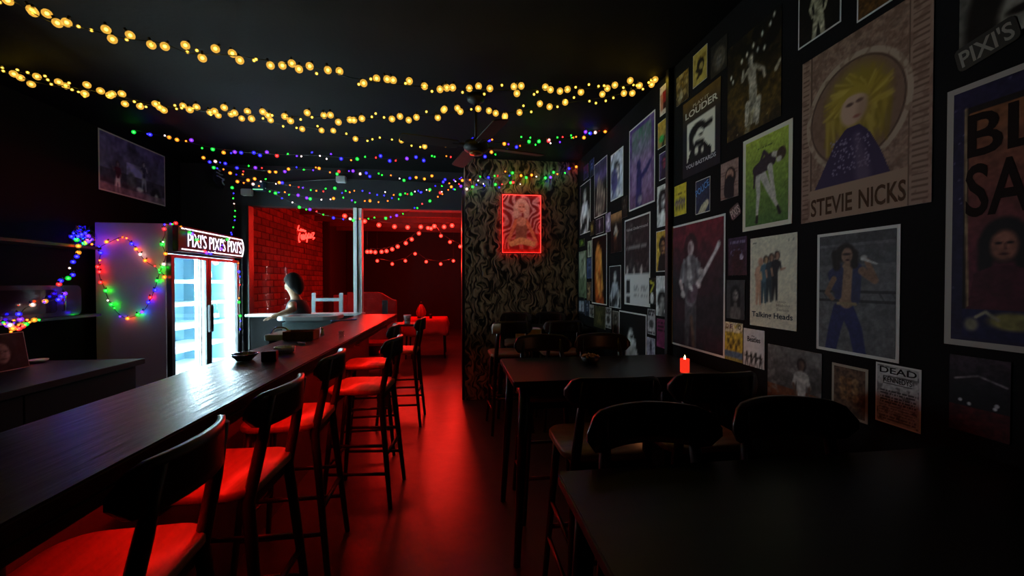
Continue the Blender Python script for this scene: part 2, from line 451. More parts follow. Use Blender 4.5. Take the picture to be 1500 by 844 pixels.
# red curved bench back beyond the window
bp_ = on(558, 455, Y=7.6)
bc = thing('patio_bench', 'red high backed bench with a curved shoulder on the patio', 'bench', (bp_.x, 7.6, 0))
bt = on(545, 428, Y=7.6).z
x0, x1 = on(533, 440, Y=7.6).x - bp_.x, on(581, 440, Y=7.6).x - bp_.x
zs = on(575, 440, Y=7.6).z
prof = [(x0, .40), (x1, .40), (x1, zs)] + [(x1 + (x0 * .2 - x1) * t, zs + (bt - zs) * (3 * t * t - 2 * t ** 3)) for t in (.2, .4, .6, .8, 1)] + [(x0, bt)]
Mv = Matrix(((1, 0, 0, 0), (0, 0, 1, 0), (0, 1, 0, 0), (0, 0, 0, 1)))
MB().prism(prof, -.03, .03, Mv).build('backrest', mat('red_painted_wood', '9a1612', .6, var=.2, spec=.08), bc, .006)
MB().box(x0, x1, -.48, -.03, .40, .45).build('seat', MATS['red_painted_wood'], bc, .006)
for sx in (x0 + .05, x1 - .05):
    for sy in (-.44, -.02): MB().cyl((sx, sy, .40), (sx, sy, 0), .03, .022, 8).build('leg', M_BLACK, bc)
xs0, xs1 = on(560, 440, Y=7.57).x - bp_.x, on(568, 440, Y=7.57).x - bp_.x
MB().box(xs0, xs1, -.045, -.0305, .85, on(564, 440, Y=7.57).z).build('slot_panel', M_BLACK, bc)
rp = on(505, 445, Y=7.9)
rc = thing('folding_screen', 'red panel screen standing behind the white window post', 'screen', (rp.x, 8.0, 0))
MB().box(-.22, .02, -.02, .02, .0, on(508, 432, Y=8).z).build('panel', MATS['red_painted_wood'], rc, .005)
MB().box(.025, .30, -.02, .02, .0, on(530, 428, Y=8).z).build('panel', MATS['red_painted_wood'], rc, .005)
# pale metal chair back outside the window
mp_ = on(500, 458, Y=6.6)
mc = thing('metal_chair', 'pale metal chair with rail back outside the window', 'chair', (mp_.x - .20, 6.6, 0))
ht = on(500, 429, Y=6.6).z; hr = on(490, 439, Y=6.6).z
M_PALE = mat('pale_painted_steel', '9aa6a8', .45)
for sx in (-.2, .2):
    MB().box(sx - .03, sx + .03, -.012, .012, 0, ht).build('back_post', M_PALE, mc, .004)
    MB().box(sx - .018, sx + .018, .40, .425, 0, .66).build('leg', M_PALE, mc, .004)
MB().box(-.17, .17, -.01, .01, hr - .025, hr + .025).build('back_rail', M_PALE, mc, .003)
MB().box(-.22, .22, -.0, .44, .66, .69).build('seat', M_PALE, mc, .008)
# potted palms
def palm(label, u, Y, top, seed, n=9):
    p = on(u, 440, Y=Y); r = random.Random(seed)
    t = thing('potted_palm', label, 'plant', (p.x, Y, 0), 0, 'palms in pots on the patio')
    MB().lathe([(.11, 0), (.16, .26), (.17, .28), (.15, .28), (.14, .24), (0, .24)]).build('pot', M_BLACK, t)
    MB().cyl((0, 0, .24), (0, 0, top * .62), .02, .012, 8).build('stem', mat('palm_stem', '3a4a24', .7), t)
    lm = mat('palm_leaf', '3c5a2c', .55)
    for k in range(n):
        a = 2 * PI * k / n + r.uniform(-.2, .2); ln = r.uniform(.30, .48); mb = MB()
        vs = []; m = 7
        for i in range(m + 1):
            q = i / m; rad = ln * q; z = top * .62 + ln * (.9 * q - .75 * q * q) + .02
            w = .025 * math.sin(PI * min(1, q * .92 + .06)) + .002
            c = Vector((rad * math.cos(a), rad * math.sin(a), z)); sd = Vector((-math.sin(a), math.cos(a), 0)) * w
            vs += [c - sd, c + Vector((0, 0, -.006)), c + sd]
        fs = []
        for i in range(m): fs += [(3 * i, 3 * i + 1, 3 * i + 4, 3 * i + 3), (3 * i + 1, 3 * i + 2, 3 * i + 5, 3 * i + 4)]
        mb.add(vs, fs, True).build('leaf', lm, t)
palm('potted palm behind the glazed window bay', 512, 9.2, 1.55, 5)
palm('potted palm behind the red high backed bench', 548, 8.6, 1.50, 9)

# ================================================================== THE BAR
BX0, BX1, BZ = -1.27, -.78, 1.05
M_BAR = mat('varnished_dark_bar_wood', '2b2320', .30, var=.45, scale=3.5, stretch=(7, 1, 1), bump=.35, bscale=5, spec=.32)
bar = thing('bar_counter', 'long dark varnished bar counter with red lit front', 'bar counter', (-1.05, 2.6, 0))
MB().box(BX0, BX1, -.9, 5.64, BZ - .045, BZ).build('bar_top', M_BAR, bar, .006, True)
MB().box(BX1 - .024, BX1 - .001, -.9, 5.635, BZ - .078, BZ - .0455).build('edge_lip', M_BAR, bar, .003, True)
MB().box(-1.22, -1.14, -.85, 5.6, 0, BZ - .046).build('front_panel', mat('bar_front_paint', '4a3a38', .5, var=.25, scale=3, bump=.1), bar, 0, True)
for y in (-.6, .9, 2.4, 3.9, 5.35):
    MB().box(-1.139, -.87, y - .02, y + .02, BZ - .16, BZ - .046).build('bracket', M_BLACK, bar, .003, True)
MB().box(-.860, -.828, 1.12, 5.5, BZ - .058, BZ - .0455).build('led_channel', M_BLKPL, bar, 0, True)
MB().box(-.857, -.831, 1.12, 5.5, BZ - .063, BZ - .0582).build('led_strip', emit('red_led', (1, .010, .006), L_BAR), bar, 0, True)['label'] = 'glowing red led strip'

# ------------------------------------------------------------------ stools
def make_stool():
    t = thing('bar_stool', '', 'stool')
    seat = MB()
    P = rounded(.40, .38, .09, 6)
    n = len(P); vs = []
    for z, s in ((.735, .93), (.745, 1.0), (.765, 1.0), (.772, .97)):
        vs += [(x * s, y * s, z - .012 * max(0, 1 - (x * x + y * y) / .03) * (z > .77)) for x, y in P]
    fs = [(k * n + i, k * n + (i + 1) % n, (k + 1) * n + (i + 1) % n, (k + 1) * n + i) for k in range(3) for i in range(n)]
    fs += [tuple(reversed(range(n))), tuple(range(3 * n, 4 * n))]
    seat.add(vs, fs, True).build('seat', M_SEAT, t)
    # faces +y; back on -y
    fl = [(sx * .15, .14, .735) for sx in (-1, 1)]; ff = [(sx * .20, .20, 0) for sx in (-1, 1)]
    for a, b in zip(fl, ff): MB().cyl(a, b, .020, .014, 10).build('leg', M_STOOL, t)
    bl = []
    for sx in (-1, 1):
        pts = [(sx * .135, -.235, 1.08), (sx * .145, -.205, .92), (sx * .155, -.165, .72), (sx * .20, -.235, 0)]
        bl.append(pts); MB().tube([Vector(p) for p in pts], [.013, .019, .021, .014], 10).build('leg', M_STOOL, t)
    # wide curved backrest with rounded ends
    m = 16; k = 5; vs = []
    def bp(i, j, off):
        q = i / m * 2 - 1; x = q * .205
        y = -.255 + .075 * q * q - off * math.cos(q * .5)
        h = .060 * (1 - max(0, abs(q) - .72) ** 2 / .28 ** 2) ** .5 if abs(q) > .72 else .060
        h = max(h, .012)
        z = 1.040 + (j / k * 2 - 1) * h - .012 * q * q
        return (x, y + .018 * (1.0 - (z - 1.035) * 8) * .3, z)
    for off in (0, .020):
        for i in range(m + 1):
            for j in range(k + 1): vs.append(bp(i, j, off))
    N = (m + 1) * (k + 1); fs = []
    for i in range(m):
        for j in range(k):
            a = i * (k + 1) + j; fs += [(a, a + 1, a + k + 2, a + k + 1), (N + a, N + a + k + 1, N + a + k + 2, N + a + 1)]
    for i in range(m):
        a = i * (k + 1); b = a + k + 1; fs += [(a, b, N + b, N + a), (a + k, N + a + k, N + b + k, b + k)]
    for j in range(k):
        a = j; fs.append((a, N + a, N + a + 1, a + 1)); a = m * (k + 1) + j; fs.append((a, a + 1, N + a + 1, N + a))
    MB().add(vs, fs, True).build('backrest', M_STOOL, t)
    def at(a, b, z):
        a, b = Vector(a), Vector(b); q = (a.z - z) / (a.z - b.z); return a + (b - a) * q
    F = [(fl[i], ff[i]) for i in (0, 1)]; B = [(bl[i][2], bl[i][3]) for i in (0, 1)]
    MB().cyl(at(*F[0], .27), at(*F[1], .27), .012, n=8).build('stretcher', M_STOOL, t)
    MB().cyl(at(*B[0], .34), at(*B[1], .34), .012, n=8).build('stretcher', M_STOOL, t)
    for i in (0, 1):
        for z in (.22, .40): MB().cyl(at(*F[i], z), at(*B[i], z), .011, n=8).build('stretcher', M_STOOL, t)
    for sy in (.13, -.15): MB().box(-.15, .15, sy - .012, sy + .012, .685, .734).build('apron', M_STOOL, t)
    return t
stool = make_stool(); first = True
def place_stool(x, y, rz, label, group):
    global first
    o = stool if first else copy_tree(stool)
    first = False
    o.location = (x, y, 0); o.rotation_euler = (0, 0, rz); o['label'] = label; o['group'] = group
W = PI / 2      # seat turned towards the bar
GB = 'stools along the bar'
place_stool(-.875, 1.10, W + .05, 'dark wooden stool tucked under the bar end farthest from the patio', GB)
place_stool(-.865, 1.66, W - .03, 'dark wooden bar stool second from the end farthest from the patio', GB)
place_stool(-.870, 2.31, W + .02, 'dark wooden bar stool beside the black bowl on the bar', GB)
place_stool(-.640, 2.95, W - .10, 'dark wooden bar stool pulled out from the bar into the aisle', GB)
place_stool(-.770, 3.76, W + .05, 'dark wooden bar stool between the pulled out stool and the doorway stool', GB)
place_stool(-.590, 4.45, W - .04, 'dark wooden bar stool standing nearest the patio doorway', GB)
GT = 'counter height stools at the wall tables'
place_stool(.635, 1.78, 0, 'dark wooden stool on the aisle side of the candle table, back to the first table', GT)
place_stool(1.09, 1.80, .0, 'dark wooden stool by the poster wall between candle table and bare table', GT)
place_stool(.575, .935, PI, 'dark wooden stool tucked under the bare table on its aisle side', GT)
place_stool(1.03, .94, PI - .03, 'dark wooden stool tucked under the bare table beside the poster wall', GT)
place_stool(.605, 2.63, PI, 'dark wooden stool on the aisle side behind the candle table', GT)
place_stool(1.04, 2.63, PI, 'dark wooden stool by the wall behind the bowl of nuts', GT)
place_stool(.53, 4.14, .05, 'dark wooden stool with a white cloth on its back', GT)
place_stool(1.06, 4.16, 0, 'dark wooden stool by the wall at the menu table', GT)
place_stool(.745, 4.84, PI, 'dark wooden stool between menu table and papered wall, aisle side', GT)
place_stool(1.18, 4.84, PI, 'dark wooden stool between menu table and papered wall, in the corner', GT)

# ------------------------------------------------------------------ wall tables
TZ = .96
def table(label, x0, x1, y0, y1):
    cx, cy = (x0 + x1) / 2, (y0 + y1) / 2
    t = thing('high_table', label, 'table', (cx, cy, 0), 0, 'high tables along the poster wall')
    w, d = (x1 - x0) / 2, (y1 - y0) / 2
    MB().prism(rounded(2 * w, 2 * d, .02, 3), TZ - .03, TZ).build('tabletop', M_TABLE, t, .004)
    for s in (-1, 1):
        MB().box(-w + .095, w - .095, s * (d - .07) - .01, s * (d - .07) + .01, TZ - .095, TZ - .031).build('apron', M_BLACK, t)
        MB().box(s * (w - .08) - .01, s * (w - .08) + .01, -d + .085, d - .085, TZ - .095, TZ - .031).build('apron', M_BLACK, t)
    for sx in (-1, 1):
        for sy in (-1, 1):
            MB().cyl((sx * (w - .07), sy * (d - .06), TZ - .03), (sx * (w - .02), sy * (d - .01), 0), .030, .018, 12).build('leg', M_BLACK, t)
table('bare black high table with nothing on it by the poster wall', .268, 1.50, .40, 1.075)
table('black high table carrying the red candle and a bowl of nuts', .29, 1.50, 2.07, 2.73)
table('black high table with menus in front of the papered wall', .43, 1.50, 4.38, 4.95)
cd = on(1003, 546, Z=TZ)
cn_ = thing('candle', 'lit red glass candle on the black high table', 'candle', (cd.x, cd.y, TZ + .001))
MB().lathe([(.021, 0), (.025, .004), (.025, .078), (.022, .078), (.021, .062), (0, .062)], n=20).build('jar', emit('glowing_red_glass', (1.0, .035, .014), .95), cn_)
MB().cyl((0, 0, .062), (0, 0, .072), .0015, n=6).build('wick', M_BLKPL, cn_)
MB().lathe([(.0, .070), (.005, .076), (.0055, .082), (.003, .092), (0, .10)], n=10).build('flame', emit('flame', (1, .55, .18), 18), cn_)
lamp('candle_light', 'POINT', .35, (1, .35, .12), cn_, (0, 0, .115), shadow_soft_size=.01)
nb_ = on(865, 533, Z=TZ)
bw = thing('snack_bowl', 'dark bowl heaped with nuts on the candle table', 'bowl', (nb_.x, nb_.y, TZ + .001))
MB().lathe([(.035, 0), (.052, .018), (.062, .045), (.058, .045), (.045, .018), (0, .012)]).build('bowl_body', mat('dark_wood_bowl', '2a1a10', .45), bw)
r = random.Random(2); nut = MB().ball((0, 0, 0), (.009, .006, .006), 8, 6).mesh('nut', mat('roasted_nut', 'b08848', .5))
for k in range(46):
    a = r.uniform(0, 6.3); q = math.sqrt(r.random()) * .05
    o = link('nut', nut, bw); o.location = (q * math.cos(a), q * math.sin(a), .047 + .014 * (1 - q / .05) + r.uniform(-.003, .003)); o.rotation_euler = (r.uniform(-.5, .5), r.uniform(-.5, .5), r.uniform(0, 6))
# menus and papers on the far table
def sheet(name, label, cat, pts, m, group=None):
    """a paper sheet as rows of left/right points"""
    vs = []; n = 6
    for a, b in pts:
        a, b = Vector(a), Vector(b)
        vs += [a + (b - a) * i / n for i in range(n + 1)]
    fs = [(j * (n + 1) + i, j * (n + 1) + i + 1, (j + 1) * (n + 1) + i + 1, (j + 1) * (n + 1) + i) for j in range(len(pts) - 1) for i in range(n)]
    c = sum((Vector(v) for v in vs), Vector()) / len(vs)
    o = MB().add([Vector(v) - c for v in vs], fs, True).build(name, m); o.location = c
    md = o.modifiers.new('thick', 'SOLIDIFY'); md.thickness = .0015
    return tag(o, label, cat, group)
yf = 4.38
a = on(755, 486, Y=yf).x; b = on(793, 486, Y=yf).x
zb = on(770, 501, Y=yf).z
M_YEL = mat('yellow_menu_paper', 'c8a050', .6, var=.15, scale=40)
mn = thing('menu', 'yellow menu sheet hanging over the front edge of the menu table', 'menu', ((a + b) / 2, yf - .004, TZ))
MB().box(a, b, yf - .0065, yf - .004, zb, TZ + .0025).build('sheet', M_PAPER, mn, 0, True)
MB().box(a + .008, b - .008, yf - .0075, yf - .0066, zb + .008, TZ - .004).build('print', M_YEL, mn, 0, True)
MB().box(a - .02, b, yf - .004, yf + .16, TZ + .001, TZ + .0025).build('flap', M_PAPER, mn, 0, True)
sheet('menu', 'white curled menu sheet standing up on the menu table', 'menu', [((.97, 4.42, TZ + .004), (1.09, 4.39, TZ + .004)), ((1.00, 4.48, TZ + .014), (1.13, 4.45, TZ + .012)), ((1.05, 4.56, TZ + .06), (1.21, 4.54, TZ + .018))], M_PAPER)
sheet('cloth_napkin', 'white cloth hung over the top of a stool back', 'cloth', [((.335, 3.86, .985), (.415, 3.845, .985)), ((.338, 3.865, 1.045), (.418, 3.85, 1.05)), ((.345, 3.888, 1.074), (.422, 3.872, 1.078)), ((.350, 3.915, 1.05), (.425, 3.90, 1.055)), ((.350, 3.92, 1.00), (.425, 3.905, 1.00))], M_PAPER)

# ================================================================== BEHIND THE BAR
FX, FB = -2.73, -3.38
fy0 = on(250, 335, X=FX).y; fy1 = on(350, 350, X=FX).y
fm0, fm1 = on(302.5, 450, X=FX).y, on(310, 450, X=FX).y
fz1 = 2.04; dz0, dz1 = .30, 1.735
fr = thing('drinks_fridge', 'tall two door drinks fridge glowing cold white inside', 'fridge', ((FX + FB) / 2, (fy0 + fy1) / 2, 0))
M_FSIDE = mat('pale_grey_fridge_side', 'b4b0b8', .33, var=.05, scale=3)
M_LINER = mat('white_fridge_liner', '5f8698', .5)
mb = MB()
mb.box(FB, FX - .05, fy0, fy0 + .035, .06, fz1)
mb.build('side_panel', M_FSIDE, fr, .003, True)
MB().box(FB, FX - .05, fy1 - .035, fy1, .06, fz1).build('side_panel', M_BLKPL, fr, .003, True)
MB().box(FB, FB + .03, fy0 + .036, fy1 - .036, .06, fz1).build('back_panel', M_LINER, fr, 0, True)
MB().box(FB + .031, FX - .051, fy0 + .036, fy1 - .036, dz1 + .02, fz1).build('top_housing', M_LINER, fr, 0, True)
MB().box(FB + .031, FX - .051, fy0 + .036, fy1 - .036, .06, dz0 - .02).build('bottom_housing', M_LINER, fr, 0, True)
MB().box(FB + .05, FX - .02, fy0 + .03, fy1 - .03, 0, .059).build('plinth', M_BLKPL, fr, 0, True)
MB().box(FX - .05, FX, fy0, fy1, .08, dz0 - .006).build('kick_grille', M_BLKPL, fr, .004, True)
# liner walls inside
MB().box(FB + .031, FX - .052, fy0 + .0355, fy0 + .042, dz0 - .019, dz1 + .019).build('liner', M_LINER, fr, 0, True)
MB().box(FB + .031, FX - .052, fy1 - .042, fy1 - .0355, dz0 - .019, dz1 + .019).build('liner', M_LINER, fr, 0, True)
for z in (.52, .76, 1.00, 1.24, 1.48):
    mb = MB().box(FB + .04, FX - .10, fy0 + .045, fy1 - .045, z - .008, z + .004)
    mb.box(FX - .10, FX - .092, fy0 + .045, fy1 - .045, z - .02, z + .02)
    mb.build('shelf', mat('white_fridge_shelf', 'dcecf0', .5), fr, 0, True)
M_TUBE = emit('cold_white_fridge_tube', (.72, .93, 1.0), L_FRIDGE)
for y in (fy0 + .075, fm0 - .045, fm1 + .09, fy1 - .075):
    MB().cyl((FX - .075, y, dz0 + .02), (FX - .075, y, dz1 - .02), .013, n=10).build('lamp_tube', M_TUBE, fr, 0, True)
MB().box(FX - .10, FX - .06, fm0 + .005, fm1 - .005, dz0, dz1).build('mullion', M_BLKPL, fr, .003, True)
M_FGL = thin_glass('fridge_door_glass', (.93, .99, 1.0), .06, .03)
for y0, y1, hy in ((fy0 + .002, (fm0 + fm1) / 2 - .002, 1), ((fm0 + fm1) / 2 + .002, fy1 - .002, -1)):
    dr = link('door', None, fr); dr.location = Vector((FX - .02, (y0 + y1) / 2, dz0)) - fr.location
    q = .045; mb = MB()
    mb.box(FX - .045, FX, y0, y0 + q, dz0, dz1 + .01).box(FX - .045, FX, y1 - q, y1, dz0, dz1 + .01)
    mb.box(FX - .045, FX, y0 + q, y1 - q, dz1 - .02, dz1 + .01).box(FX - .045, FX, y0 + q, y1 - q, dz0, dz0 + .04)
    mb.build('door_frame', M_BLKPL, dr, .002, True)
    MB().box(FX - .026, FX - .020, y0 + q, y1 - q, dz0 + .04, dz1 - .02).build('pane', M_FGL, dr, 0, True)
    hy0 = y1 - .035 if hy > 0 else y0 + .012
    MB().box(FX + .0005, FX + .03, hy0, hy0 + .022, .92, 1.22).build('handle', M_BLKPL, dr, .006, True)
# contents: a few bottles and a price card
def bottle(y, z, x, h, m, label):
    t = thing('bottle', label, 'bottle', (x, y, z), 0, 'bottles inside the drinks fridge')
    MB().lathe([(.028, 0), (.032, .005), (.032, h * .55), (.013, h * .75), (.012, h), (.0, h)], n=16).build('bottle_body', m, t)
    MB().lathe([(.0335, h * .2), (.0335, h * .45)], n=16).build('bottle_label', M_PAPER, t)
    MB().cyl((0, 0, h), (0, 0, h + .012), .014, n=12).build('cap', M_CHROME, t)
M_BG = thin_glass('pale_bottle_glass', (.72, .92, .92), .12)
for i, (y, z, h) in enumerate(((fm1 + .24, 1.485, .20), (fm1 + .13, 1.245, .22), (fm1 + .20, 1.245, .22), (fy1 - .22, 1.005, .2))):
    bottle(y, z, FX - .16, h, M_BG, ['pale bottle on the top shelf behind the right fridge door', 'pale bottle behind the fridge door handle, next to the mullion', 'pale bottle second from the mullion on its fridge shelf', 'pale bottle alone on the middle fridge shelf'][i])
pc_ = MB().box(FX - .136, FX - .1345, fm1 + .06, fm1 + .16, 1.485, 1.60).build('price_card', M_WHITE)
pc_.data.transform(Matrix.Translation((-(FX - .135), -(fm1 + .11), -1.485))); pc_.location = (FX - .135, fm1 + .11, 1.485)
tag(pc_, 'white price card standing on the top shelf of the fridge', 'card')

# lit sign above the fridge doors
def text_mesh(body, w, h, extrude=0.0, bold=.018):
    """built-in lettering scaled to w x h, lower left corner at the origin, in the xy plane"""
    c = bpy.data.curves.new('t', 'FONT'); c.body = body; c.extrude = extrude; c.resolution_u = 3; c.offset = bold
    o = bpy.data.objects.new('t', c); COL.objects.link(o)
    bpy.context.view_layer.update()
    me = bpy.data.meshes.new_from_object(o.evaluated_get(bpy.context.evaluated_depsgraph_get()))
    bpy.data.objects.remove(o); bpy.data.curves.remove(c)
    co = np.empty(len(me.vertices) * 3, np.float32); me.vertices.foreach_get('co', co); co = co.reshape(-1, 3)
    mn, mx = co.min(0), co.max(0); e = np.maximum(mx - mn, 1e-6)
    co[:, 0] = (co[:, 0] - mn[0]) / e[0] * w; co[:, 1] = (co[:, 1] - mn[1]) / e[1] * h
    me.vertices.foreach_set('co', co.ravel()); me.update()
    return me
R_RIGHT = Matrix(((0, 0, -1), (-1, 0, 0), (0, 1, 0)))      # local x -> -Y, y -> Z, z -> -X
R_LEFT = Matrix(((0, 0, 1), (1, 0, 0), (0, 1, 0)))         # local x -> +Y, y -> Z, z -> +X
R_FRONT = Matrix(((1, 0, 0), (0, 0, -1), (0, 1, 0)))       # local x -> +X, y -> Z, z -> -Y
sz0, sz1 = 1.775, 2.03
sy0, sy1 = fy0 + .02, fy1 + .02
sg = thing('fridge_sign', 'lit bar name sign with glowing outline above the fridge doors', 'sign', (FX + .001, sy0, sz0 + .001))
sg.rotation_euler = R_LEFT.to_euler()
sw, sh = sy1 - sy0, sz1 - sz0
capr = sh * .42
outline = [(0, 0), (sw - capr * .6, 0), (sw - .02, sh * .22), (sw, sh * .5), (sw - .02, sh * .78), (sw - capr * .6, sh), (0, sh)]
MB().prism(outline, 0, .05).build('sign_box', mat('black_sign_acrylic', '1c1418', .55, spec=.12), sg, .004)
inset = [(.05, sh * .90), (sw - capr * .6, sh * .90), (sw - .045, sh * .74), (sw - .028, sh * .5), (sw - .045, sh * .26), (sw - capr * .6, sh * .10), (.05, sh * .10)]
MB().tube([(x, y, .056) for x, y in inset], .007, 6).build('glow_outline', emit('white_pink_neon', (1.0, .82, .86), 2.6), sg)
lm_ = emit('white_violet_lettering', (.93, .80, 1.0), 2.0)
for k in range(3):
    o = link('lettering', text_mesh("PIXI'S", sw * .245, sh * .56, .003, -.012), sg); o.data.materials.append(lm_)
    o.location = (sw * (.115 + .29 * k), sh * .22, .054)

# low black back counter, shelves and what stands on them
ce = on(213, 525, Z=.9)
M_CNT = mat('black_cabinet_paint', '08090c', .6, spec=.15)
bc_ = thing('back_counter', 'low black counter along the wall behind the bar', 'counter', (-2.9, 1.8, 0))
MB().box(XL + .01, ce.x, .2, ce.y, .86, .90).build('countertop', mat('blue_black_countertop', '07090d', .55, var=.2, scale=5, spec=.2), bc_, .004, True)
for k in range(4):
    y0 = .24 + k * (ce.y - .30) / 4; y1 = y0 + (ce.y - .30) / 4 - .006
    MB().box(ce.x - .052, ce.x - .03, y0, y1, .10, .85).build('door', M_CNT, bc_, .003, True)
MB().box(XL + .01, ce.x - .053, .22, ce.y - .02, .0, .859).build('body', M_CNT, bc_, 0, True)
GS = 'black shelves on the wall behind the bar'
def shelf(label, u, v):
    p = on(u, v, X=-3.24)
    o = MB().box(-.13, .13, -2.9, 0, 0, .024).build('wall_shelf', mat('black_shelf_board', '14161a', .4), None, .003)
    o.location = (XL + .13, p.y, p.z - .012); tag(o, label, 'shelf', GS)
    return p.y, p.z + .012
s1y, s1z = shelf('upper black wall shelf carrying the light filled glass globe', 149, 364)
s2y, s2z = shelf('lower black wall shelf under the glossy rounded oven', 149, 461)
p0 = on(118, 440, X=-3.28)
ov = thing('microwave_oven', 'glossy rounded dark oven mirroring fairy lights on lower shelf', 'oven', (-3.36, p0.y - .42, s2z))
Mo = Matrix(((0, 0, 1, 0), (1, 0, 0, 0), (0, 1, 0, 0), (0, 0, 0, 1)))
MB().prism(rounded(.84, .26, .05, 6, 0, .131), -.13, .09, Mo).build('body', mat('dark_mauve_gloss', '4a3440', .12), ov, .004)
MB().prism(rounded(.58, .19, .03, 5, -.1, .131), .0905, .096, Mo).build('door', mat('black_mirror_glass', '2a2028', .06), ov, .002)
MB().tube([(.108, .22, .05), (.125, .22, .05), (.125, .22, .21), (.108, .22, .21)], .007, 6).build('handle', M_CHROME, ov)
gp = on(121, 352, X=-3.36)
gj = thing('glass_globe', 'clear glass globe packed with blue fairy lights on upper shelf', 'jar', (-3.36, gp.y, s1z))
MB().lathe([(.05, 0), (.075, .02), (.095, .08), (.085, .13), (.045, .17), (.05, .19)], n=20).build('globe_glass', thin_glass('globe_glass', (.9, .9, 1), .15), gj)
pf = on(38, 530, X=-3.0)
# small standing photograph on the counter
def frame_photo(): pass
dsh = MB().lathe([(.03, 0), (.05, .012), (.055, .022), (.05, .02), (0, .006)]).build('dish', M_WHITE)
q = on(112, 512, X=-2.95); dsh.location = (q.x, min(q.y, ce.y - .08), .9005); tag(dsh, 'small white dish on the low black counter', 'dish')

# stainless ice tub, white sink and tap behind the bar
ty = 4.62
tx0, tx1 = on(402, 466, Y=ty).x, min(-1.285, on(497, 466, Y=ty).x); tz = on(450, 464, Y=ty).z
tb = thing('steel_work_sink', 'steel ice sink unit with rounded pale rim behind the bar', 'sink', ((tx0 + tx1) / 2, ty + .2, 0))
w = tx1 - tx0; cx = (tx0 + tx1) / 2
MB().box(-w / 2 + .05, w / 2 - .03, -.16, .18, .28, tz - .04).build('tub', mat('galvanised_steel', '7a8a8c', .42, .7, var=.2, scale=6), tb, .03)
rim = MB(); rr = rounded(w, .46, .12, 6); ri = rounded(w - .16, .32, .08, 6); n = len(rr)
vs = [(x, y, tz - .04) for x, y in rr] + [(x, y, tz) for x, y in rr] + [(x, y, tz) for x, y in ri] + [(x, y, tz - .04) for x, y in ri]
fs = []
for i in range(n):
    j = (i + 1) % n; fs += [(i, j, n + j, n + i), (n + i, n + j, 2 * n + j, 2 * n + i), (2 * n + i, 2 * n + j, 3 * n + j, 3 * n + i), (3 * n + i, 3 * n + j, j, i)]
rim.add(vs, fs).build('rim', mat('pale_steel_rim', 'b8c4c6', .35, .3), tb, .006)
for sx in (-1, 1):
    for sy in (-.12, .14): MB().cyl((sx * (w / 2 - .09), sy, .279), (sx * (w / 2 - .09), sy, 0), .02, n=8).build('leg', M_METAL, tb)
y2 = 3.35
ax, bx = on(385, 495, Y=y2).x, on(421, 495, Y=y2).x; z2 = on(400, 491, Y=y2).z
sk = thing('hand_sink', 'small white hand sink with arched tap behind the bar', 'sink', ((ax + bx) / 2, y2 + .15, 0))
sw2 = bx - ax
MB().prism(rounded(sw2, .30, .03, 4), z2 - .045, z2).build('basin', mat('mint_white_basin', 'c8e4da', .35), sk, .006)
MB().box(-sw2 / 2 + .03, sw2 / 2 - .03, -.12, .12, 0, z2 - .046).build('cabinet', M_BLACK, sk, .003)
aw = [on(u, v, Y=y2 + .1) - sk.location for u, v in ((396, 492), (399, 486), (404, 481), (412, 480), (419, 482), (424, 487), (425, 492))]
MB().tube(smooth([Vector(p) for p in aw]), .009, 8).build('tap', M_CHROME, sk)
# things on the bar top
B0 = BZ + .0008
p = on(358, 528, Z=BZ)
o = MB().lathe([(.036, 0), (.04, .005), (.064, .030), (.069, .036), (.062, .036), (.036, .010), (0, .009)], n=28).build('bowl', mat('black_glazed_bowl', '101210', .22)); o.location = (p.x, p.y, B0); tag(o, 'shallow black bowl on the bar', 'bowl')
p = on(381, 531, Z=BZ)
o = MB().box(-.035, .035, -.03, .03, 0, .055).build('small_box', mat('dark_red_card', '4a1014', .55, var=.1), None, .003); o.location = (p.x + .035, p.y + .03, B0); o.rotation_euler = (0, 0, .2); tag(o, 'small dark red box between black bowl and glass ashtray', 'box')
p = on(409, 519, Z=BZ)
t = thing('ashtray', 'ribbed clear glass ashtray on the bar', 'ashtray', (p.x + .01, p.y + .05, B0))
M_CRY = mat('cut_glass', 'c8d4dc', .08); M_CRY.node_tree.nodes['Principled BSDF'].inputs['Transmission Weight'].default_value = .35
MB().lathe([(.040, 0), (.052, .006), (.056, .036), (.046, .036), (.041, .010), (0, .009)], n=48, ribs=16, rib=.045).build('glass_body', M_CRY, t)
p = on(442, 498, Z=BZ)
t = thing('wooden_caddy', 'open brown wooden caddy box on the bar', 'caddy', (p.x - .02, p.y + .05, B0))
MW = mat('honey_brown_wood', '8a5a28', .5, var=.3, scale=6, stretch=(6, 1, 1))
w = .105
for a in ((-w, w, -.07, -.062), (-w, w, .062, .07)): MB().box(a[0], a[1], a[2], a[3], 0, .062).build('side', MW, t, .002)
for a in ((-w, -w + .008, -.0619, .0619), (w - .008, w, -.0619, .0619)): MB().box(a[0], a[1], a[2], a[3], 0, .062).build('end', MW, t, .002)
MB().box(-w + .0085, w - .0085, -.0615, .0615, .0, .008).build('base', MW, t)
def lighter(label, u, v, col, rz, flat=True):
    p = on(u, v, Z=BZ)
    t = thing('lighter', label, 'lighter', (p.x, p.y, B0), rz)
    MB().prism(rounded(.024, .062, .008, 3), 0, .014).build('body', mat('lighter_' + col, col, .3), t, .002)
    MB().box(-.010, .010, .0315, .045, .001, .013).build('metal_hood', M_CHROME, t, .001)
    MB().cyl((-.009, .036, .014), (.009, .036, .014), .004, n=8).build('wheel', M_METAL, t)
lighter('pale blue lighter lying in front of the wooden caddy', 442, 505, '9ab4d8', .9)
p = on(500, 470, Z=BZ)
t = thing('bottle_opener', 'pale blue flat bottle opener lying on the far bar top', 'bottle opener', (p.x, p.y, B0), -1.1)
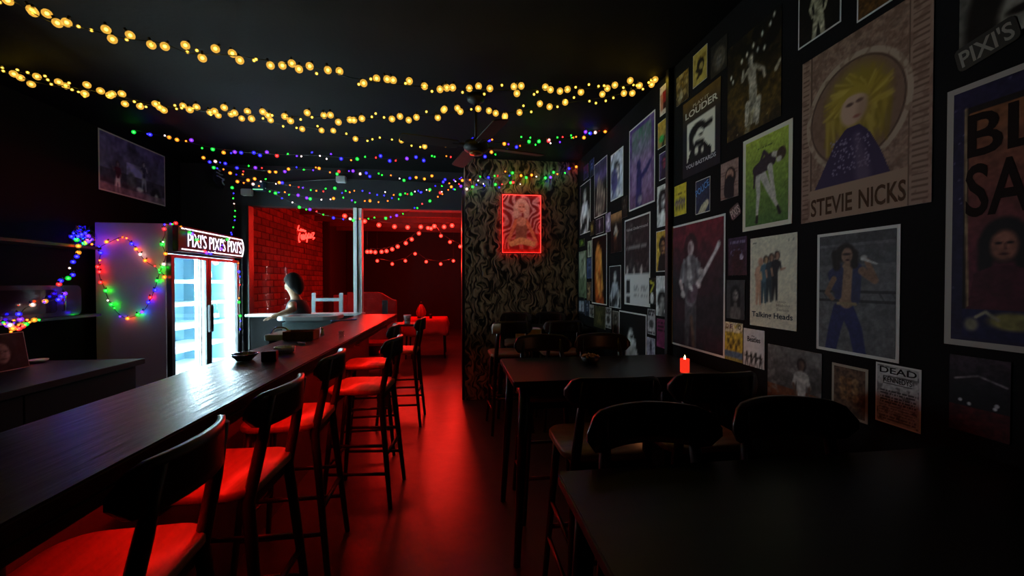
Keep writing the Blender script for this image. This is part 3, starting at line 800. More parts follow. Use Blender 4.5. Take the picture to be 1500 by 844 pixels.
MB().prism(rounded(.05, .22, .02, 4), 0, .012).build('blade', mat('pale_blue_enamel', '88b4f0', .3), t, .003)
MB().prism(rounded(.075, .06, .025, 4, 0, .13), 0, .016).build('head', MATS['pale_blue_enamel'], t, .003)
def shot(label, u, v, h):
    p = on(u, v, Z=BZ)
    o = MB().lathe([(.018, 0), (.024, h), (.021, h), (.016, .012), (0, .012)], n=18).build('shot_glass', thin_glass('clear_glass', (.92, .95, .96), .14)); o.location = (p.x, p.y, B0)
    tag(o, label, 'glass', 'glasses on the bar')
shot('small shot glass standing between bar edge and white post reflection', 500, 497, .06)
p = on(472, 491, Z=BZ)
t = thing('salt_shaker', 'tiny pale shaker next to the wooden caddy on the bar', 'shaker', (p.x, p.y, B0))
MB().lathe([(.014, 0), (.016, .01), (.012, .045), (.0, .046)], n=14).build('body', M_WHITE, t)
MB().lathe([(.0125, .0465), (.013, .058), (.0, .062)], n=14).build('cap', M_CHROME, t)

# ------------------------------------------------------------------ bartender
def skinned(name, verts, edges, radii, root, m, parent=None, sub=2):
    me = bpy.data.meshes.new(name); me.from_pydata([tuple(v) for v in verts], edges, []); me.materials.append(m)
    o = link(name, me, parent)
    md = o.modifiers.new('skin', 'SKIN'); md.use_smooth_shade = True
    sv = me.skin_vertices[0].data
    for i, r in enumerate(radii):
        sv[i].radius = (r, r) if not isinstance(r, tuple) else r; sv[i].use_root = (i == root)
    sb = o.modifiers.new('sub', 'SUBSURF'); sb.levels = sub; sb.render_levels = sub
    return o
def person():
    h0 = on(429, 416, Y=5.28)
    hx, hy, hz = h0.x, 5.28, h0.z
    hand = on(396, 466, Y=4.93)
    M_SKIN = mat('skin', '7c5c46', .55, spec=.2); M_SHIRT = mat('black_tank_top', '100f12', .8); M_TRS = mat('black_trousers', '0e0e11', .8); M_HAIR = mat('black_hair', '0a0808', .7, spec=.15)
    t = thing('person', 'person in a black sleeveless top with dark hair reaching over the steel sink', 'person', (hx + .06, hy, 0))
    L = lambda x, y, z: Vector((x - t.location.x, y - t.location.y, z))
    bx, by = hx + .05, hy
    V = []; R = []; E = []
    def add(p, r, link_=None):
        V.append(L(*p)); R.append(r)
        if link_ is not None: E.append((link_, len(V) - 1))
        return len(V) - 1
    zs = hz - .245                                     # shoulder height
    pel = add((bx + .03, by, zs - .48), (.135, .10))
    wst = add((bx + .02, by, zs - .30), (.115, .085), pel)
    chs = add((bx + .01, by, zs - .08), (.135, .09), wst)
    nk0 = add((bx - .005, by, zs + .05), .058, chs)
    nk1 = add((hx + .008, by, hz - .115), .048, nk0)
    jaw = add((hx - .012, by - .012, hz - .075), (.060, .066), nk1)
    hd = add((hx, by, hz + .01), (.078, .090), jaw)
    top = add((hx + .005, by, hz + .082), (.05, .055), hd)
    nose = add((hx - .085, by - .022, hz - .012), .010, jaw)
    # reaching arm (towards the sink) on the near side
    sh = add((bx - .01, by - .15, zs - .0), .050, chs)
    ep = on(431, 453, Y=5.02); el = add((ep.x, ep.y, ep.z), .040, sh)
    wr = add((hand.x + .085, hand.y, hand.z + .035), .026, el)
    pm = add((hand.x + .03, hand.y, hand.z + .015), (.036, .020), wr)
    for k, (dy, ln) in enumerate(((-.030, .060), (-.010, .072), (.010, .068), (.028, .054))):
        a = add((hand.x + .0, hand.y + dy, hand.z + .008), .0095, pm)
        b = add((hand.x - ln * .55, hand.y + dy * 1.15, hand.z - .006), .0085, a)
        add((hand.x - ln * .95, hand.y + dy * 1.2, hand.z - .030), .007, b)
    a = add((hand.x + .035, hand.y - .045, hand.z + .005), .0105, pm); add((hand.x + .0, hand.y - .065, hand.z - .012), .009, a)
    # other arm, hanging and bent
    s2 = add((bx + .0, by + .16, zs - .01), .050, chs); e2 = add((bx - .02, by + .21, zs - .28), .040, s2); w2 = add((bx - .20, by + .16, zs - .36), .027, e2)
    p2 = add((bx - .255, by + .14, zs - .37), (.034, .02), w2)
    for k, dy in enumerate((-.026, -.008, .010, .026)):
        a = add((bx - .285, by + .14 + dy, zs - .375), .0095, p2); b = add((bx - .320, by + .14 + dy, zs - .390), .0085, a); add((bx - .335, by + .14 + dy, zs - .415), .007, b)
    a = add((bx - .255, by + .10, zs - .38), .0105, p2); add((bx - .285, by + .085, zs - .395), .009, a)
    # legs
    for s in (-1, 1):
        hp = add((bx + .03, by + s * .085, zs - .56), .085, pel); kn = add((bx + .02, by + s * .10, zs - .93), .056, hp)
        an = add((bx + .04, by + s * .11, .09), .038, kn); add((bx - .08, by + s * .12, .035), (.04, .03), an)
    skinned('body', V, E, R, 0, M_SKIN, t)
    # clothing
    mb = MB(); vs = []; nu = 24
    rings = ((-.54, .03, .150, .190), (-.30, .02, .125, .160), (-.12, .01, .138, .180), (-.04, .005, .122, .172), (.02, .0, .100, .135), (.055, -.003, .075, .085))
    for dz, dx, rx, ry in rings: vs += [L(bx + dx + rx * math.cos(2 * PI * i / nu), by + ry * math.sin(2 * PI * i / nu), zs + dz) for i in range(nu)]
    fs = [(k * nu + i, k * nu + (i + 1) % nu, (k + 1) * nu + (i + 1) % nu, (k + 1) * nu + i) for k in range(len(rings) - 1) for i in range(nu)]
    mb.add(vs, fs, True).build('top', M_SHIRT, t)
    lv = [L(bx + .03, by, zs - .50)]; le = []; lr = [(.15, .115)]
    for s in (-1, 1):
        i = len(lv); lv += [L(bx + .03, by + s * .085, zs - .58), L(bx + .02, by + s * .10, zs - .93), L(bx + .04, by + s * .11, .10)]; lr += [.10, .07, .055]; le += [(0, i), (i, i + 1), (i + 1, i + 2)]
    skinned('trousers', lv, le, lr, 0, M_TRS, t)
    # hair: cap plus a bob down to the neck, open towards the face (-x)
    mb = MB(); vs = []; nu, nv = 24, 12
    for j in range(nv + 1):
        for i in range(nu):
            a = 2 * PI * i / nu; f = (1 - math.cos(a)) / 2          # f = 1 towards the face
            tt = (.02 + (PI * (.80 - .46 * f ** 1.5)) * j / nv)
            rr = 1.0 + .06 * math.sin(a * 7) * (j / nv)
            vs.append(L(hx + .012 + .100 * rr * math.sin(tt) * math.cos(a), hy + .094 * rr * math.sin(tt) * math.sin(a), hz + .018 + .112 * math.cos(tt) - .05 * (j / nv) * (1 - f)))
    fs = [(j * nu + i, (j + 1) * nu + i, (j + 1) * nu + (i + 1) % nu, j * nu + (i + 1) % nu) for j in range(nv) for i in range(nu)]
    h = mb.add(vs, fs, True).build('hair', M_HAIR, t); md = h.modifiers.new('thick', 'SOLIDIFY'); md.thickness = .012; md.offset = 1
    for s in (-1, 1):
        MB().ball(L(hx - .076, hy - .018 + s * .030, hz + .012), (.008, .012, .007), 8, 6).build('eye', M_HAIR, t)
    MB().ball(L(hx - .074, hy - .022, hz - .050), (.008, .020, .006), 8, 6).build('mouth', mat('lips', '7a4038', .5), t)
person()

# ------------------------------------------------------------------ ceiling fan
fp = on(697, 145, Z=ZC - .02)
fz = on(697, 215, Y=fp.y).z
fn = thing('ceiling_fan', 'dark ceiling fan on a long rod among the string lights', 'ceiling fan', (fp.x, fp.y, fz))
M_FAN = mat('dark_bronze', '15110e', .6, .2)
zc = ZC - fz
MB().lathe([(.0, zc), (.075, zc - .001), (.07, zc - .035), (.03, zc - .06), (.014, zc - .065)]).build('canopy', M_FAN, fn)
MB().cyl((0, 0, .05), (0, 0, zc - .06), .011, n=10).build('rod', M_FAN, fn)
MB().lathe([(.02, .07), (.035, .055), (.095, .035), (.105, .0), (.095, -.03), (.06, -.045), (0, -.047)], n=28).build('motor', M_FAN, fn)
MB().lathe([(.058, -.047), (.05, -.065), (.0, -.072)], n=20).build('bottom_cap', mat('brass_cap', '8a6a3a', .3, .8), fn)
for k in range(4):
    a = k * PI / 2 + .25; Mr = Matrix.Rotation(a, 4, 'Z') @ Matrix.Rotation(.18, 4, 'X')
    b = MB().prism(rounded(.46, .12, .03, 4, .38, 0), -.004, .004, Mr).build('blade', M_FAN, fn)
    MB().box(.09, .20, -.018, .018, -.006, .010, Mr).build('blade_arm', M_FAN, b)

# ------------------------------------------------------------------ header fittings
def spot(label, u, v):
    p = on(u, v, Y=YW - .06)
    t = thing('sensor_lamp', label, 'lamp', (p.x, YW - .001, p.z))
    MB().box(-.05, .05, -.02, -.0, -.03, .03).build('back_plate', M_BLKPL, t, .003)
    MB().box(-.062, .062, -.10, -.021, -.042, .042).build('head', mat('pale_grey_lens', 'b0b8ba', .4), t, .008)
spot('pale grey box lamp on the header above the white post', 500, 263)
spot('pale grey box lamp on the header above the black post', 362, 282)
MB0 = MB().tube([on(372, 268, Y=YW - .02), on(500, 262, Y=YW - .02), on(600, 265, Y=YW - .02), on(676, 269, Y=YW - .02)], .009, 6)
c0 = on(372, 268, Y=YW - .02); MB0.v = [p - c0 for p in MB0.v]
o = MB0.build('conduit', M_BLKPL); o.location = c0; tag(o, 'thin black conduit running across the header', 'conduit')
p = on(378, 272, Y=YW - .12)
t = thing('router_box', 'small box with bluish front and green edge on the header', 'box', (p.x, YW - .001, p.z))
MB().box(-.08, .05, -.10, 0, -.05, .06).build('case', mat('blue_grey_case', '3a5a80', .4), t, .006)
MB().box(-.07, .05, -.106, -.1005, -.049, -.040).build('status_light', emit('green_status', (.25, 1, .4), 1.5), t)
# dark oval sign hung from the ceiling in the corner by the header
sp_ = on(323, 261, X=-3.0)
t = thing('hanging_sign', 'dark oval hanging sign with pale brush marks in the corner by the header', 'sign', sp_)
t.rotation_euler = R_LEFT.to_euler()
MB().prism([(.17 * math.cos(a), .13 * math.sin(a)) for a in [i * PI / 12 for i in range(24)]], -.012, .012).build('board', mat('navy_sign_board', '101628', .5), t, .004)
for sx in (-.09, .09): MB().cyl((sx, .10, 0), (sx, ZC - sp_.z - .001, 0), .003, n=6).build('cord', M_CABLE, t)
M_MARK = mat('pale_blue_paint', 'a4b8d0', .5)
for y, x0, x1 in ((.085, -.08, -.02), (.045, -.12, .02), (.005, -.11, .08)):
    MB().tube(smooth([Vector((x0 + (x1 - x0) * q, y + .008 * math.sin(q * 9), .014)) for q in (0, .3, .6, 1)]), .009, 6).build('brush_mark', M_MARK, t)
MB().tube([Vector((.075 + .065 * math.cos(a), -.04 + .032 * math.sin(a), .014)) for a in [i * PI / 8 for i in range(16)]], .011, 6, True).build('ring_mark', M_MARK, t)

# ================================================================== STRING LIGHTS
def plane_pts(pix, a, b):
    """points of a hanging string, in the vertical plane through plan points a and b"""
    out = []
    ax, ay = a; bx, by = b; nx, ny = by - ay, -(bx - ax)
    for u, v in pix:
        d = ray(u, v); t = (nx * ax + ny * ay) / (nx * d.x + ny * d.y)
        out.append(Vector((0, 0, EYE)) + d * t)
    return out
PALETTE = {'warm': ((1, .70, .026), (1, .50, .06)), 'green': ((.0045, 1, .006), (.01, .85, .08)), 'blue': ((.005, .005, 1), (.03, .02, 1.0)), 'amber': ((1, .028, .002), (1, .38, .03)),
           'red': ((1, .005, .005), (1, .03, .03)), 'white': ((.40, .32, .29), (.8, .45, .40)), 'violet': ((.013, .0035, 1), (.3, .04, .9))}
BM = {}
for k, (c0, c1) in PALETTE.items():
    Lk = L_WARM if k == 'warm' else L_MULTI
    core = emit('lamp_core_' + k, c0, Lk)
    BM[k, 1] = bulb_mesh('bulb', core, halo_shell('lamp_halo_' + k, c1, 1.3, .42), .0085, .023 if k == 'warm' else .0185)  # the glowing shells stand in for the halo round each lamp
    BM[k, 0] = bulb_mesh('bulb', core, halo_shell('lamp_halo_small_' + k, c1, .9, .40), .0050, .010)
def string(label, pts, n, pal, seed, big=.5, jit=.03, group='fairy light strings under the ceiling', at=None):
    r = random.Random(seed); c = smooth(pts, 8)
    L = [0]
    for i in range(1, len(c)): L.append(L[-1] + (c[i] - c[i - 1]).length)
    t = thing('string_lights', label, 'string lights', c[0], 0, group)
    def pos(s):
        for i in range(1, len(c)):
            if L[i] >= s: return c[i - 1].lerp(c[i], (s - L[i - 1]) / max(1e-6, L[i] - L[i - 1]))
        return c[-1].copy()
    MB().tube(c, .0028, 5).build('cable', M_CABLE, t, 0, True)
    for k in range(n):
        s = L[-1] * min(1, max(0, (k + .5 + r.uniform(-.45, .45)) / n))
        p = pos(s) - c[0] + Vector((r.uniform(-jit, jit) * .5, r.uniform(-jit, jit) * .5, r.uniform(-jit, jit)))
        pl = pal(s / L[-1]) if callable(pal) else pal
        b = link('bulb', BM[r.choice(pl), 1 if r.random() < big else 0], t)
        b.location = p; b.rotation_euler = (r.uniform(-.6, .6), r.uniform(-.6, .6), 0)
    return t
Wm = ['warm']; MU = ['green', 'green', 'blue', 'blue', 'amber', 'red', 'white', 'violet', 'amber']
c2 = lambda x, y: (450 + x / 3, 60 + y / 3)
ra = on(970, 112, X=XR - .02); la = on(20, 2, Z=ZC - .02)
string('warm white string sagging lowest over the bar, nearest the back of the room', plane_pts([(-40, -22), (20, 2), (75, 33), (125, 42), (180, 56), (235, 63), (280, 78), (345, 82), (410, 92), (475, 102), (510, 113), (560, 121), (620, 127), (690, 131), (755, 132), (810, 130), (870, 130), (925, 124), (970, 112)], (la.x, la.y), (ra.x, ra.y)), 78, Wm, 1, .6, .035)
lb = on(0, 97, Z=ZC - .03); rb_ = on(966, 118, X=XR - .02)
string('long warm white string swinging across the room to the poster wall corner', plane_pts([(-30, 88), (0, 97), (45, 110), (85, 124), (140, 134), (200, 147), (260, 158), (330, 164), (400, 170), (470, 172), (530, 174), (590, 171), (640, 168), (700, 161), (740, 166), (790, 158), (850, 148), (900, 140), (945, 126), (966, 116)], (lb.x, lb.y), (rb_.x, rb_.y)), 86, Wm, 2, .55, .035)
rc_ = on(890, 190, X=XR - .02); lc = on(0, 102, Z=ZC - .03)
string('string turning from warm white to mixed colours behind the fan', plane_pts([(0, 104), (60, 122), (140, 138), (230, 155), (320, 166), (400, 180), (450, 186), (510, 200), (560, 204), (620, 212), (680, 209), (740, 208), (790, 203), (840, 200), (890, 190)], (lc.x, lc.y), (rc_.x, rc_.y)), 62, lambda q: Wm if q < .62 else MU, 3, .5, .03)
ld = on(195, 190, Z=ZC - .05)
string('mixed colour string from the live band poster over to the poster wall', plane_pts([(195, 190), (240, 200), (300, 214), (350, 222), (400, 226), (450, 227), (510, 231), (560, 232), (620, 231), (680, 228), (730, 223), (765, 213), (820, 206), (893, 190)], (ld.x, ld.y), (rc_.x, rc_.y)), 60, MU, 4, .45, .03)
Yq = 5.03
string('mixed colour string touching the top of the papered wall', plane_pts([(290, 233), (330, 243), (390, 250), (450, 248), (500, 253), (560, 256), (620, 262), (680, 261), (720, 259), (750, 254), (785, 260), (815, 253), (847, 245)], (-3, Yq), (1.5, Yq)), 62, MU, 5, .5, .035)
string('mixed colour string ending over the red lit picture', plane_pts([(305, 241), (345, 256), (400, 268), (457, 276), (513, 280), (552, 283), (610, 284), (650, 278), (685, 273), (725, 273), (765, 269)], (-3, Yq - .02), (1.5, Yq - .02)), 54, MU, 6, .5, .03)
string('mixed colour string along the header over the white post', plane_pts([(345, 262), (400, 279), (453, 289), (502, 292), (530, 294), (567, 292), (600, 285), (640, 272), (678, 262)], (-3, Yq - .05), (1.5, Yq - .05)), 32, MU, 7, .35, .025)
string('mixed colour string dipping lowest across the window header', plane_pts([(400, 283), (440, 302), (473, 314), (510, 322), (543, 321), (577, 318), (600, 309), (632, 295), (655, 280), (678, 268)], (-3, Yq - .08), (1.5, Yq - .08)), 28, MU, 8, .45, .02)
GF = 'fairy lights around the fridge'
string('mixed colour strand dropping from the header onto the fridge sign', [on(u, v, X=FX + .10) for u, v in ((340, 272), (343, 298), (345, 314), (343, 326), (340, 338), (338, 352))], 10, MU, 9, .5, .01, GF)
string('mixed colour strand wound round the fridge sign', [on(u, v, X=FX + .075) for u, v in ((245, 326), (262, 330), (276, 339), (290, 352), (298, 366), (310, 371), (322, 366), (330, 352), (338, 350))], 15, MU, 10, .6, .012, GF)
string('mixed colour strand trailing down the far edge of the fridge', [on(u, v, X=FX + .04) for u, v in ((348, 380), (351, 410), (350, 440), (352, 470), (350, 490))], 9, MU, 11, .35, .006, GF)
ys = fy0 - .035
cs = lambda x, y, d=0: on(x / 2.483, 300 + y / 2.483, Y=ys - d)
string('mixed colour garland looped over the pale fridge side', [cs(*p) for p in ((640, 70), (598, 66), (600, 105), (590, 140), (602, 190), (580, 250), (565, 300), (540, 360), (515, 392), (480, 408), (450, 410), (420, 385), (395, 345), (378, 300), (362, 258), (358, 215), (366, 175), (352, 160))], 26, MU, 12, .75, .012, GF)
string('mixed colour strand hung across the middle of the fridge side', [cs(*p) for p in ((352, 160), (400, 135), (445, 118), (480, 140), (500, 170), (530, 205), (560, 225), (585, 245), (605, 265))], 12, MU, 13, .4, .014, GF)
xs = -3.22
cl = lambda x, y: on(x / 2.483, 300 + y / 2.483, X=xs)
string('mixed colour strand hanging from upper shelf past the glossy oven', [cl(*p) for p in ((335, 150), (300, 135), (272, 98), (283, 150), (285, 185), (255, 225), (262, 255), (215, 280), (237, 322), (205, 342), (150, 360), (100, 372), (75, 400), (78, 436), (40, 450), (10, 420))], 26, MU, 14, .7, .015, GF)
string('blue fairy light wad stuffed into the glass globe', [Vector((-3.36 + .06 * math.sin(i * 2.3), gp.y + .06 * math.cos(i * 1.9), s1z + .03 + .12 * ((i * 7) % 10) / 10)) for i in range(12)], 24, ['blue', 'blue', 'violet', 'amber', 'blue'], 15, .6, .008, GF)
string('warm strand bunched at the end of the lower shelf', [cl(*p) for p in ((10, 425), (40, 440), (60, 428), (30, 455), (75, 440), (110, 420), (145, 418))], 18, ['amber', 'amber', 'warm', 'green', 'red', 'violet'], 16, .5, .02, GF)

# ================================================================== POSTERS
# Flat prints: each print is a fine grid whose vertex colours are computed from simple shapes.
def hexc(c): return np.array([int(c[i:i + 2], 16) / 255 for i in (0, 2, 4)]) if isinstance(c, str) else np.array(c, float)
class Pic:
    """x runs 0..1 across, y runs 0..a down, both in units of the print's width"""
    def __init__(s, nx, ny, a, seed):
        s.a = a; s.rs = np.random.RandomState(seed)
        s.X, s.Y = np.meshgrid(np.linspace(0, 1, nx), np.linspace(0, a, ny)); s.c = np.zeros((ny, nx, 3)); s.px = 1.0 / nx
    def mix(s, m, c):
        m = np.clip(m, 0, 1)[..., None]; s.c = s.c * (1 - m) + hexc(c) * m; return s
    def fill(s, c): s.c[:] = hexc(c); return s
    def grad(s, c0, c1, y0=0, y1=None):
        t = np.clip((s.Y - y0) / ((s.a if y1 is None else y1) - y0), 0, 1)[..., None]; s.c = hexc(c0) * (1 - t) + hexc(c1) * t; return s
    def ell(s, cx, cy, rx, ry, c, soft=.02, rot=0, op=1):
        dx, dy = s.X - cx, s.Y - cy; q, w = math.cos(rot), math.sin(rot)
        d = np.sqrt(((dx * q + dy * w) / rx) ** 2 + ((-dx * w + dy * q) / ry) ** 2)
        return s.mix(op * np.clip((1 - d) * min(rx, ry) / max(soft, s.px) + .5, 0, 1), c)
    def ring(s, cx, cy, r, w, c, ratio=1.0):
        d = np.abs(np.sqrt((s.X - cx) ** 2 + ((s.Y - cy) / ratio) ** 2) - r)
        return s.mix(np.clip((w - d) / s.px + .5, 0, 1), c)
    def limb(s, pts, c, soft=.012, op=1):
        m = np.zeros_like(s.X)
        for (x0, y0, r0), (x1, y1, r1) in zip(pts[:-1], pts[1:]):
            dx, dy = x1 - x0, y1 - y0; L = dx * dx + dy * dy + 1e-9
            t = np.clip(((s.X - x0) * dx + (s.Y - y0) * dy) / L, 0, 1)
            d = np.hypot(s.X - x0 - t * dx, s.Y - y0 - t * dy) - (r0 + (r1 - r0) * t)
            m = np.maximum(m, np.clip(.5 - d / max(soft, s.px), 0, 1))
        return s.mix(m * op, c)
    def poly(s, pts, c, op=1):
        ins = np.zeros_like(s.X, bool); n = len(pts)
        for i in range(n):
            (x0, y0), (x1, y1) = pts[i], pts[(i + 1) % n]
            if y0 == y1: continue
            cond = ((y0 > s.Y) != (y1 > s.Y)) & (s.X < (x1 - x0) * (s.Y - y0) / (y1 - y0) + x0); ins ^= cond
        return s.mix(ins * float(op), c)
    def rect(s, x0, y0, x1, y1, c, op=1): return s.mix(((s.X >= x0) & (s.X <= x1) & (s.Y >= y0) & (s.Y <= y1)) * float(op), c)
    def vn(s, sc):
        n = max(2, int(sc)) + 2; g = s.rs.rand(int(n * max(s.a, .3)) + 3, n)
        fx, fy = s.X * (n - 2), s.Y * (n - 2); ix, iy = fx.astype(int), fy.astype(int); iy = np.minimum(iy, g.shape[0] - 2); tx, ty = fx - ix, fy - iy
        return (g[iy, ix] * (1 - tx) + g[iy, ix + 1] * tx) * (1 - ty) + (g[iy + 1, ix] * (1 - tx) + g[iy + 1, ix + 1] * tx) * ty
    def noise(s, amp=.3, sc=12): s.c = np.clip(s.c * (1 + amp * ((s.vn(sc) + s.vn(sc * 2.3)) - 1))[..., None], 0, 1); return s
    def blot(s, c, sc=8, th=.55, op=.7): return s.mix(np.clip((s.vn(sc) * .65 + s.vn(sc * 2.5) * .35 - th) * 8, 0, 1) * op, c)
    def dots(s, n, c, r=.006, box=(0, 0, 1, None)):
        y1 = s.a if box[3] is None else box[3]
        for _ in range(n): s.ell(box[0] + s.rs.rand() * (box[2] - box[0]), box[1] + s.rs.rand() * (y1 - box[1]), r, r, c, r * .6)
        return s
    def lines(s, x0, y0, x1, y1, n, c, op=.8):
        """rows of unreadably small print"""
        for i in range(n):
            y = y0 + (y1 - y0) * (i + .5) / n; h = (y1 - y0) / n * .28; x = x0
            while x < x1:
                w = (.02 + .05 * s.rs.rand()) ; s.rect(x, y - h, min(x + w, x1), y + h, c, op); x += w + .014
        return s
    # generic people -------------------------------------------------------
    def face(s, cx, cy, k, skin, hair, dark, hairk=1.3, long=0.0, tilt=0, body=None):
        if body is not None: s.limb([(cx - k * .2, cy + k * 1.0, k * .4), (cx, cy + k * 1.9, k * 1.1), (cx, cy + k * 3, k * 1.4)], body, .03)
        if long: s.limb([(cx - k * .75, cy - k * .2, k * .45), (cx - k * .85, cy + k * long, k * .4)], hair, .04); s.limb([(cx + k * .75, cy - k * .2, k * .45), (cx + k * .85, cy + k * long, k * .4)], hair, .04)
        s.ell(cx, cy - k * .25, k * hairk * .85, k * hairk, hair, .04, tilt)
        s.ell(cx, cy + k * .08, k * .66, k * .92, skin, .03, tilt); s.ell(cx - k * .38, cy + k * .15, k * .3, k * .75, dark, .10, tilt, .55)
        for sx in (-.28, .28): s.ell(cx + sx * k, cy - k * .08, k * .15, k * .07, dark, .015); s.ell(cx + sx * k, cy - k * .26, k * .2, k * .04, dark, .015)
        s.limb([(cx + k * .05, cy, k * .03), (cx + k * .09, cy + k * .3, k * .06)], dark, .02, .6); s.ell(cx, cy + k * .55, k * .24, k * .06, dark, .015)
        return s
    def fig(s, x, y, H, skin, hair, top, leg, arms=((-.14, .36, -.10, .50), (.14, .36, .10, .50)), spread=.06, lean=0, hairk=1.25, sh=.085):
        hr = H * .062; hx = x + lean * H
        s.ell(hx, y + hr * 1.2, hr * hairk, hr * hairk * 1.2, hair, .01)
        s.limb([(hx, y + hr * 2, hr * .5), (x + lean * .7 * H, y + .19 * H, hr * .6)], skin)
        for sx in (-1, 1): s.limb([(x + sx * .03 * H, y + .50 * H, .052 * H), (x + sx * (.03 + spread * .6) * H, y + .74 * H, .038 * H), (x + sx * (.03 + spread) * H, y + .97 * H, .026 * H)], leg)
        s.limb([(x - sh * .75 * H + lean * .6 * H, y + .21 * H, .035 * H), (x + sh * .75 * H + lean * .6 * H, y + .21 * H, .035 * H)], top)
        s.limb([(x + lean * .6 * H, y + .24 * H, sh * H), (x, y + .48 * H, sh * .75 * H)], top)
        for i, (ex, ey, px, py) in enumerate(arms):
            sx = -1 if i == 0 else 1
            s.limb([(x + sx * sh * H + lean * .6 * H, y + .22 * H, .030 * H), (x + ex * H, y + ey * H, .026 * H)], top); s.limb([(x + ex * H, y + ey * H, .024 * H), (x + px * H, y + py * H, .018 * H)], skin)
        s.ell(hx, y + hr * 1.25, hr * .72, hr, skin, .01); s.ell(hx - hr * .3, y + hr * 1.3, hr * .35, hr * .8, hair, .03, 0, .45)
        return s
    def guitar(s, x, y, H, body, neck, ang=-.6):
        c, w = math.cos(ang), math.sin(ang)
        s.limb([(x, y, .014 * H), (x + .42 * H * c, y + .42 * H * w, .012 * H)], neck)
        s.ell(x - .03 * H * c, y - .03 * H * w, .10 * H, .065 * H, body, .01, ang); s.ell(x + .06 * H * c, y + .06 * H * w, .06 * H, .05 * H, body, .01, ang); s.ell(x, y, .025 * H, .025 * H, '202020', .01)
        return s

GP = 'posters on the black wall'
def poster(label, corners, paint, border=0.0, wall='right', width=None, name='poster', paper=None, text=(), seed=0, res=1.5, group=GP, cat='poster'):
    """corners: measured outline TL, TR, BL, BR; the sheet is the upright rectangle that fits it"""
    TL, TR, BL, BR = corners
    if wall == 'right':
        q = [on(*c, X=XR - .001) for c in corners]; R = R_RIGHT
        s0 = (q[0].y + q[2].y) / 2; s1 = (q[1].y + q[3].y) / 2; z1 = (q[0].z + q[1].z) / 2; z0 = (q[2].z + q[3].z) / 2
        if width: s1 = s0 - width; z1 = q[0].z; z0 = q[2].z
        w = s0 - s1; loc = Vector((XR - .001, (s0 + s1) / 2, z0))
    elif wall == 'left':
        q = [on(*c, X=XL + .002) for c in corners]; R = R_LEFT
        s0 = (q[0].y + q[2].y) / 2; s1 = (q[1].y + q[3].y) / 2; z1 = (q[0].z + q[1].z) / 2; z0 = (q[2].z + q[3].z) / 2
        w = s1 - s0; loc = Vector((XL + .002, (s0 + s1) / 2, z0))
    z1 = min(z1, ZC - .01); h = z1 - z0
    return make_poster(label, loc, R, w, h, abs(TR[0] - TL[0]), paint, border, name, paper, text, seed, res, group, cat)
def make_poster(label, loc, R, w, h, pxw, paint, border, name, paper, text, seed, res, group, cat):
    t = thing(name, label, cat, loc, 0, group); t.rotation_euler = R.to_euler()
    MB().box(-w / 2, w / 2, 0, h, 0, .0015).build('paper', paper or M_PAPER, t)
    b = border; pw, ph = w - 2 * b, h - 2 * b
    nx = int(max(10, min(150, pxw / res))); ny = int(max(12, min(230, nx * ph / pw * .8 if pxw < 40 else nx * ph / pw)))
    if pxw < 40: ny = int(min(90, max(ny, h / w * nx * .6)))
    pic = Pic(nx, ny, ph / pw, seed); paint(pic)
    me = bpy.data.meshes.new('print')
    xs = np.linspace(-pw / 2, pw / 2, nx); ys = np.linspace(h - b, b, ny); GX, GY = np.meshgrid(xs, ys)
    co = np.stack([GX, GY, np.full_like(GX, .0022)], -1).reshape(-1, 3)
    i = np.arange(ny * nx).reshape(ny, nx); f = np.stack([i[1:, :-1], i[1:, 1:], i[:-1, 1:], i[:-1, :-1]], -1).reshape(-1, 4)
    me.from_pydata(co.tolist(), [], f.tolist())
    ca = me.color_attributes.new('ink', 'FLOAT_COLOR', 'POINT'); c = np.clip((pic.c * .86 + pic.c.mean(-1, keepdims=True) * .14 - .42) * 1.14 + .425, 0, 1).reshape(-1, 3)
    lin = np.where(c <= .04045, c / 12.92, ((c + .055) / 1.055) ** 2.4)
    ca.data.foreach_set('color', np.concatenate([lin, np.ones((len(lin), 1))], 1).astype(np.float32).ravel())
    me.materials.append(M_INK); link('print', me, t)
    for body, x, y, tw, th, col, rot in text:        # x, y, sizes as fractions of the sheet, y from the bottom
        o = link('lettering', text_mesh(body, tw * w, th * h), t); o.data.materials.append(mat('ink_' + col, col, .75, spec=.1))
        o.location = (-w / 2 + x * w, y * h, .0030); o.rotation_euler = (0, 0, rot)
    return t
M_INK = bpy.data.materials.new('printed_ink'); M_INK.use_nodes = True
_nt = M_INK.node_tree; _a = _nt.nodes.new('ShaderNodeVertexColor'); _a.layer_name = 'ink'; _nt.links.new(_a.outputs[0], _nt.nodes['Principled BSDF'].inputs['Base Color']); _nt.nodes['Principled BSDF'].inputs['Roughness'].default_value = .6; _nt.nodes['Principled BSDF'].inputs['Specular IOR Level'].default_value = .15
M_SELFLIT = M_INK.copy(); M_SELFLIT.name = 'self_lit_print'
_n2 = M_SELFLIT.node_tree; _v = [n for n in _n2.nodes if n.type == 'VERTEX_COLOR'][0]; _p = _n2.nodes['Principled BSDF']; _n2.links.new(_v.outputs[0], _p.inputs['Emission Color']); _p.inputs['Emission Strength'].default_value = .50  # emission added to the print colours to brighten the picture

def rectc(u0, u1, a, b, c, d): return ((u0, a), (u1, b), (u0, c), (u1, d))
K = '121212'; Wt = 'd8d8d4'; G = '808080'
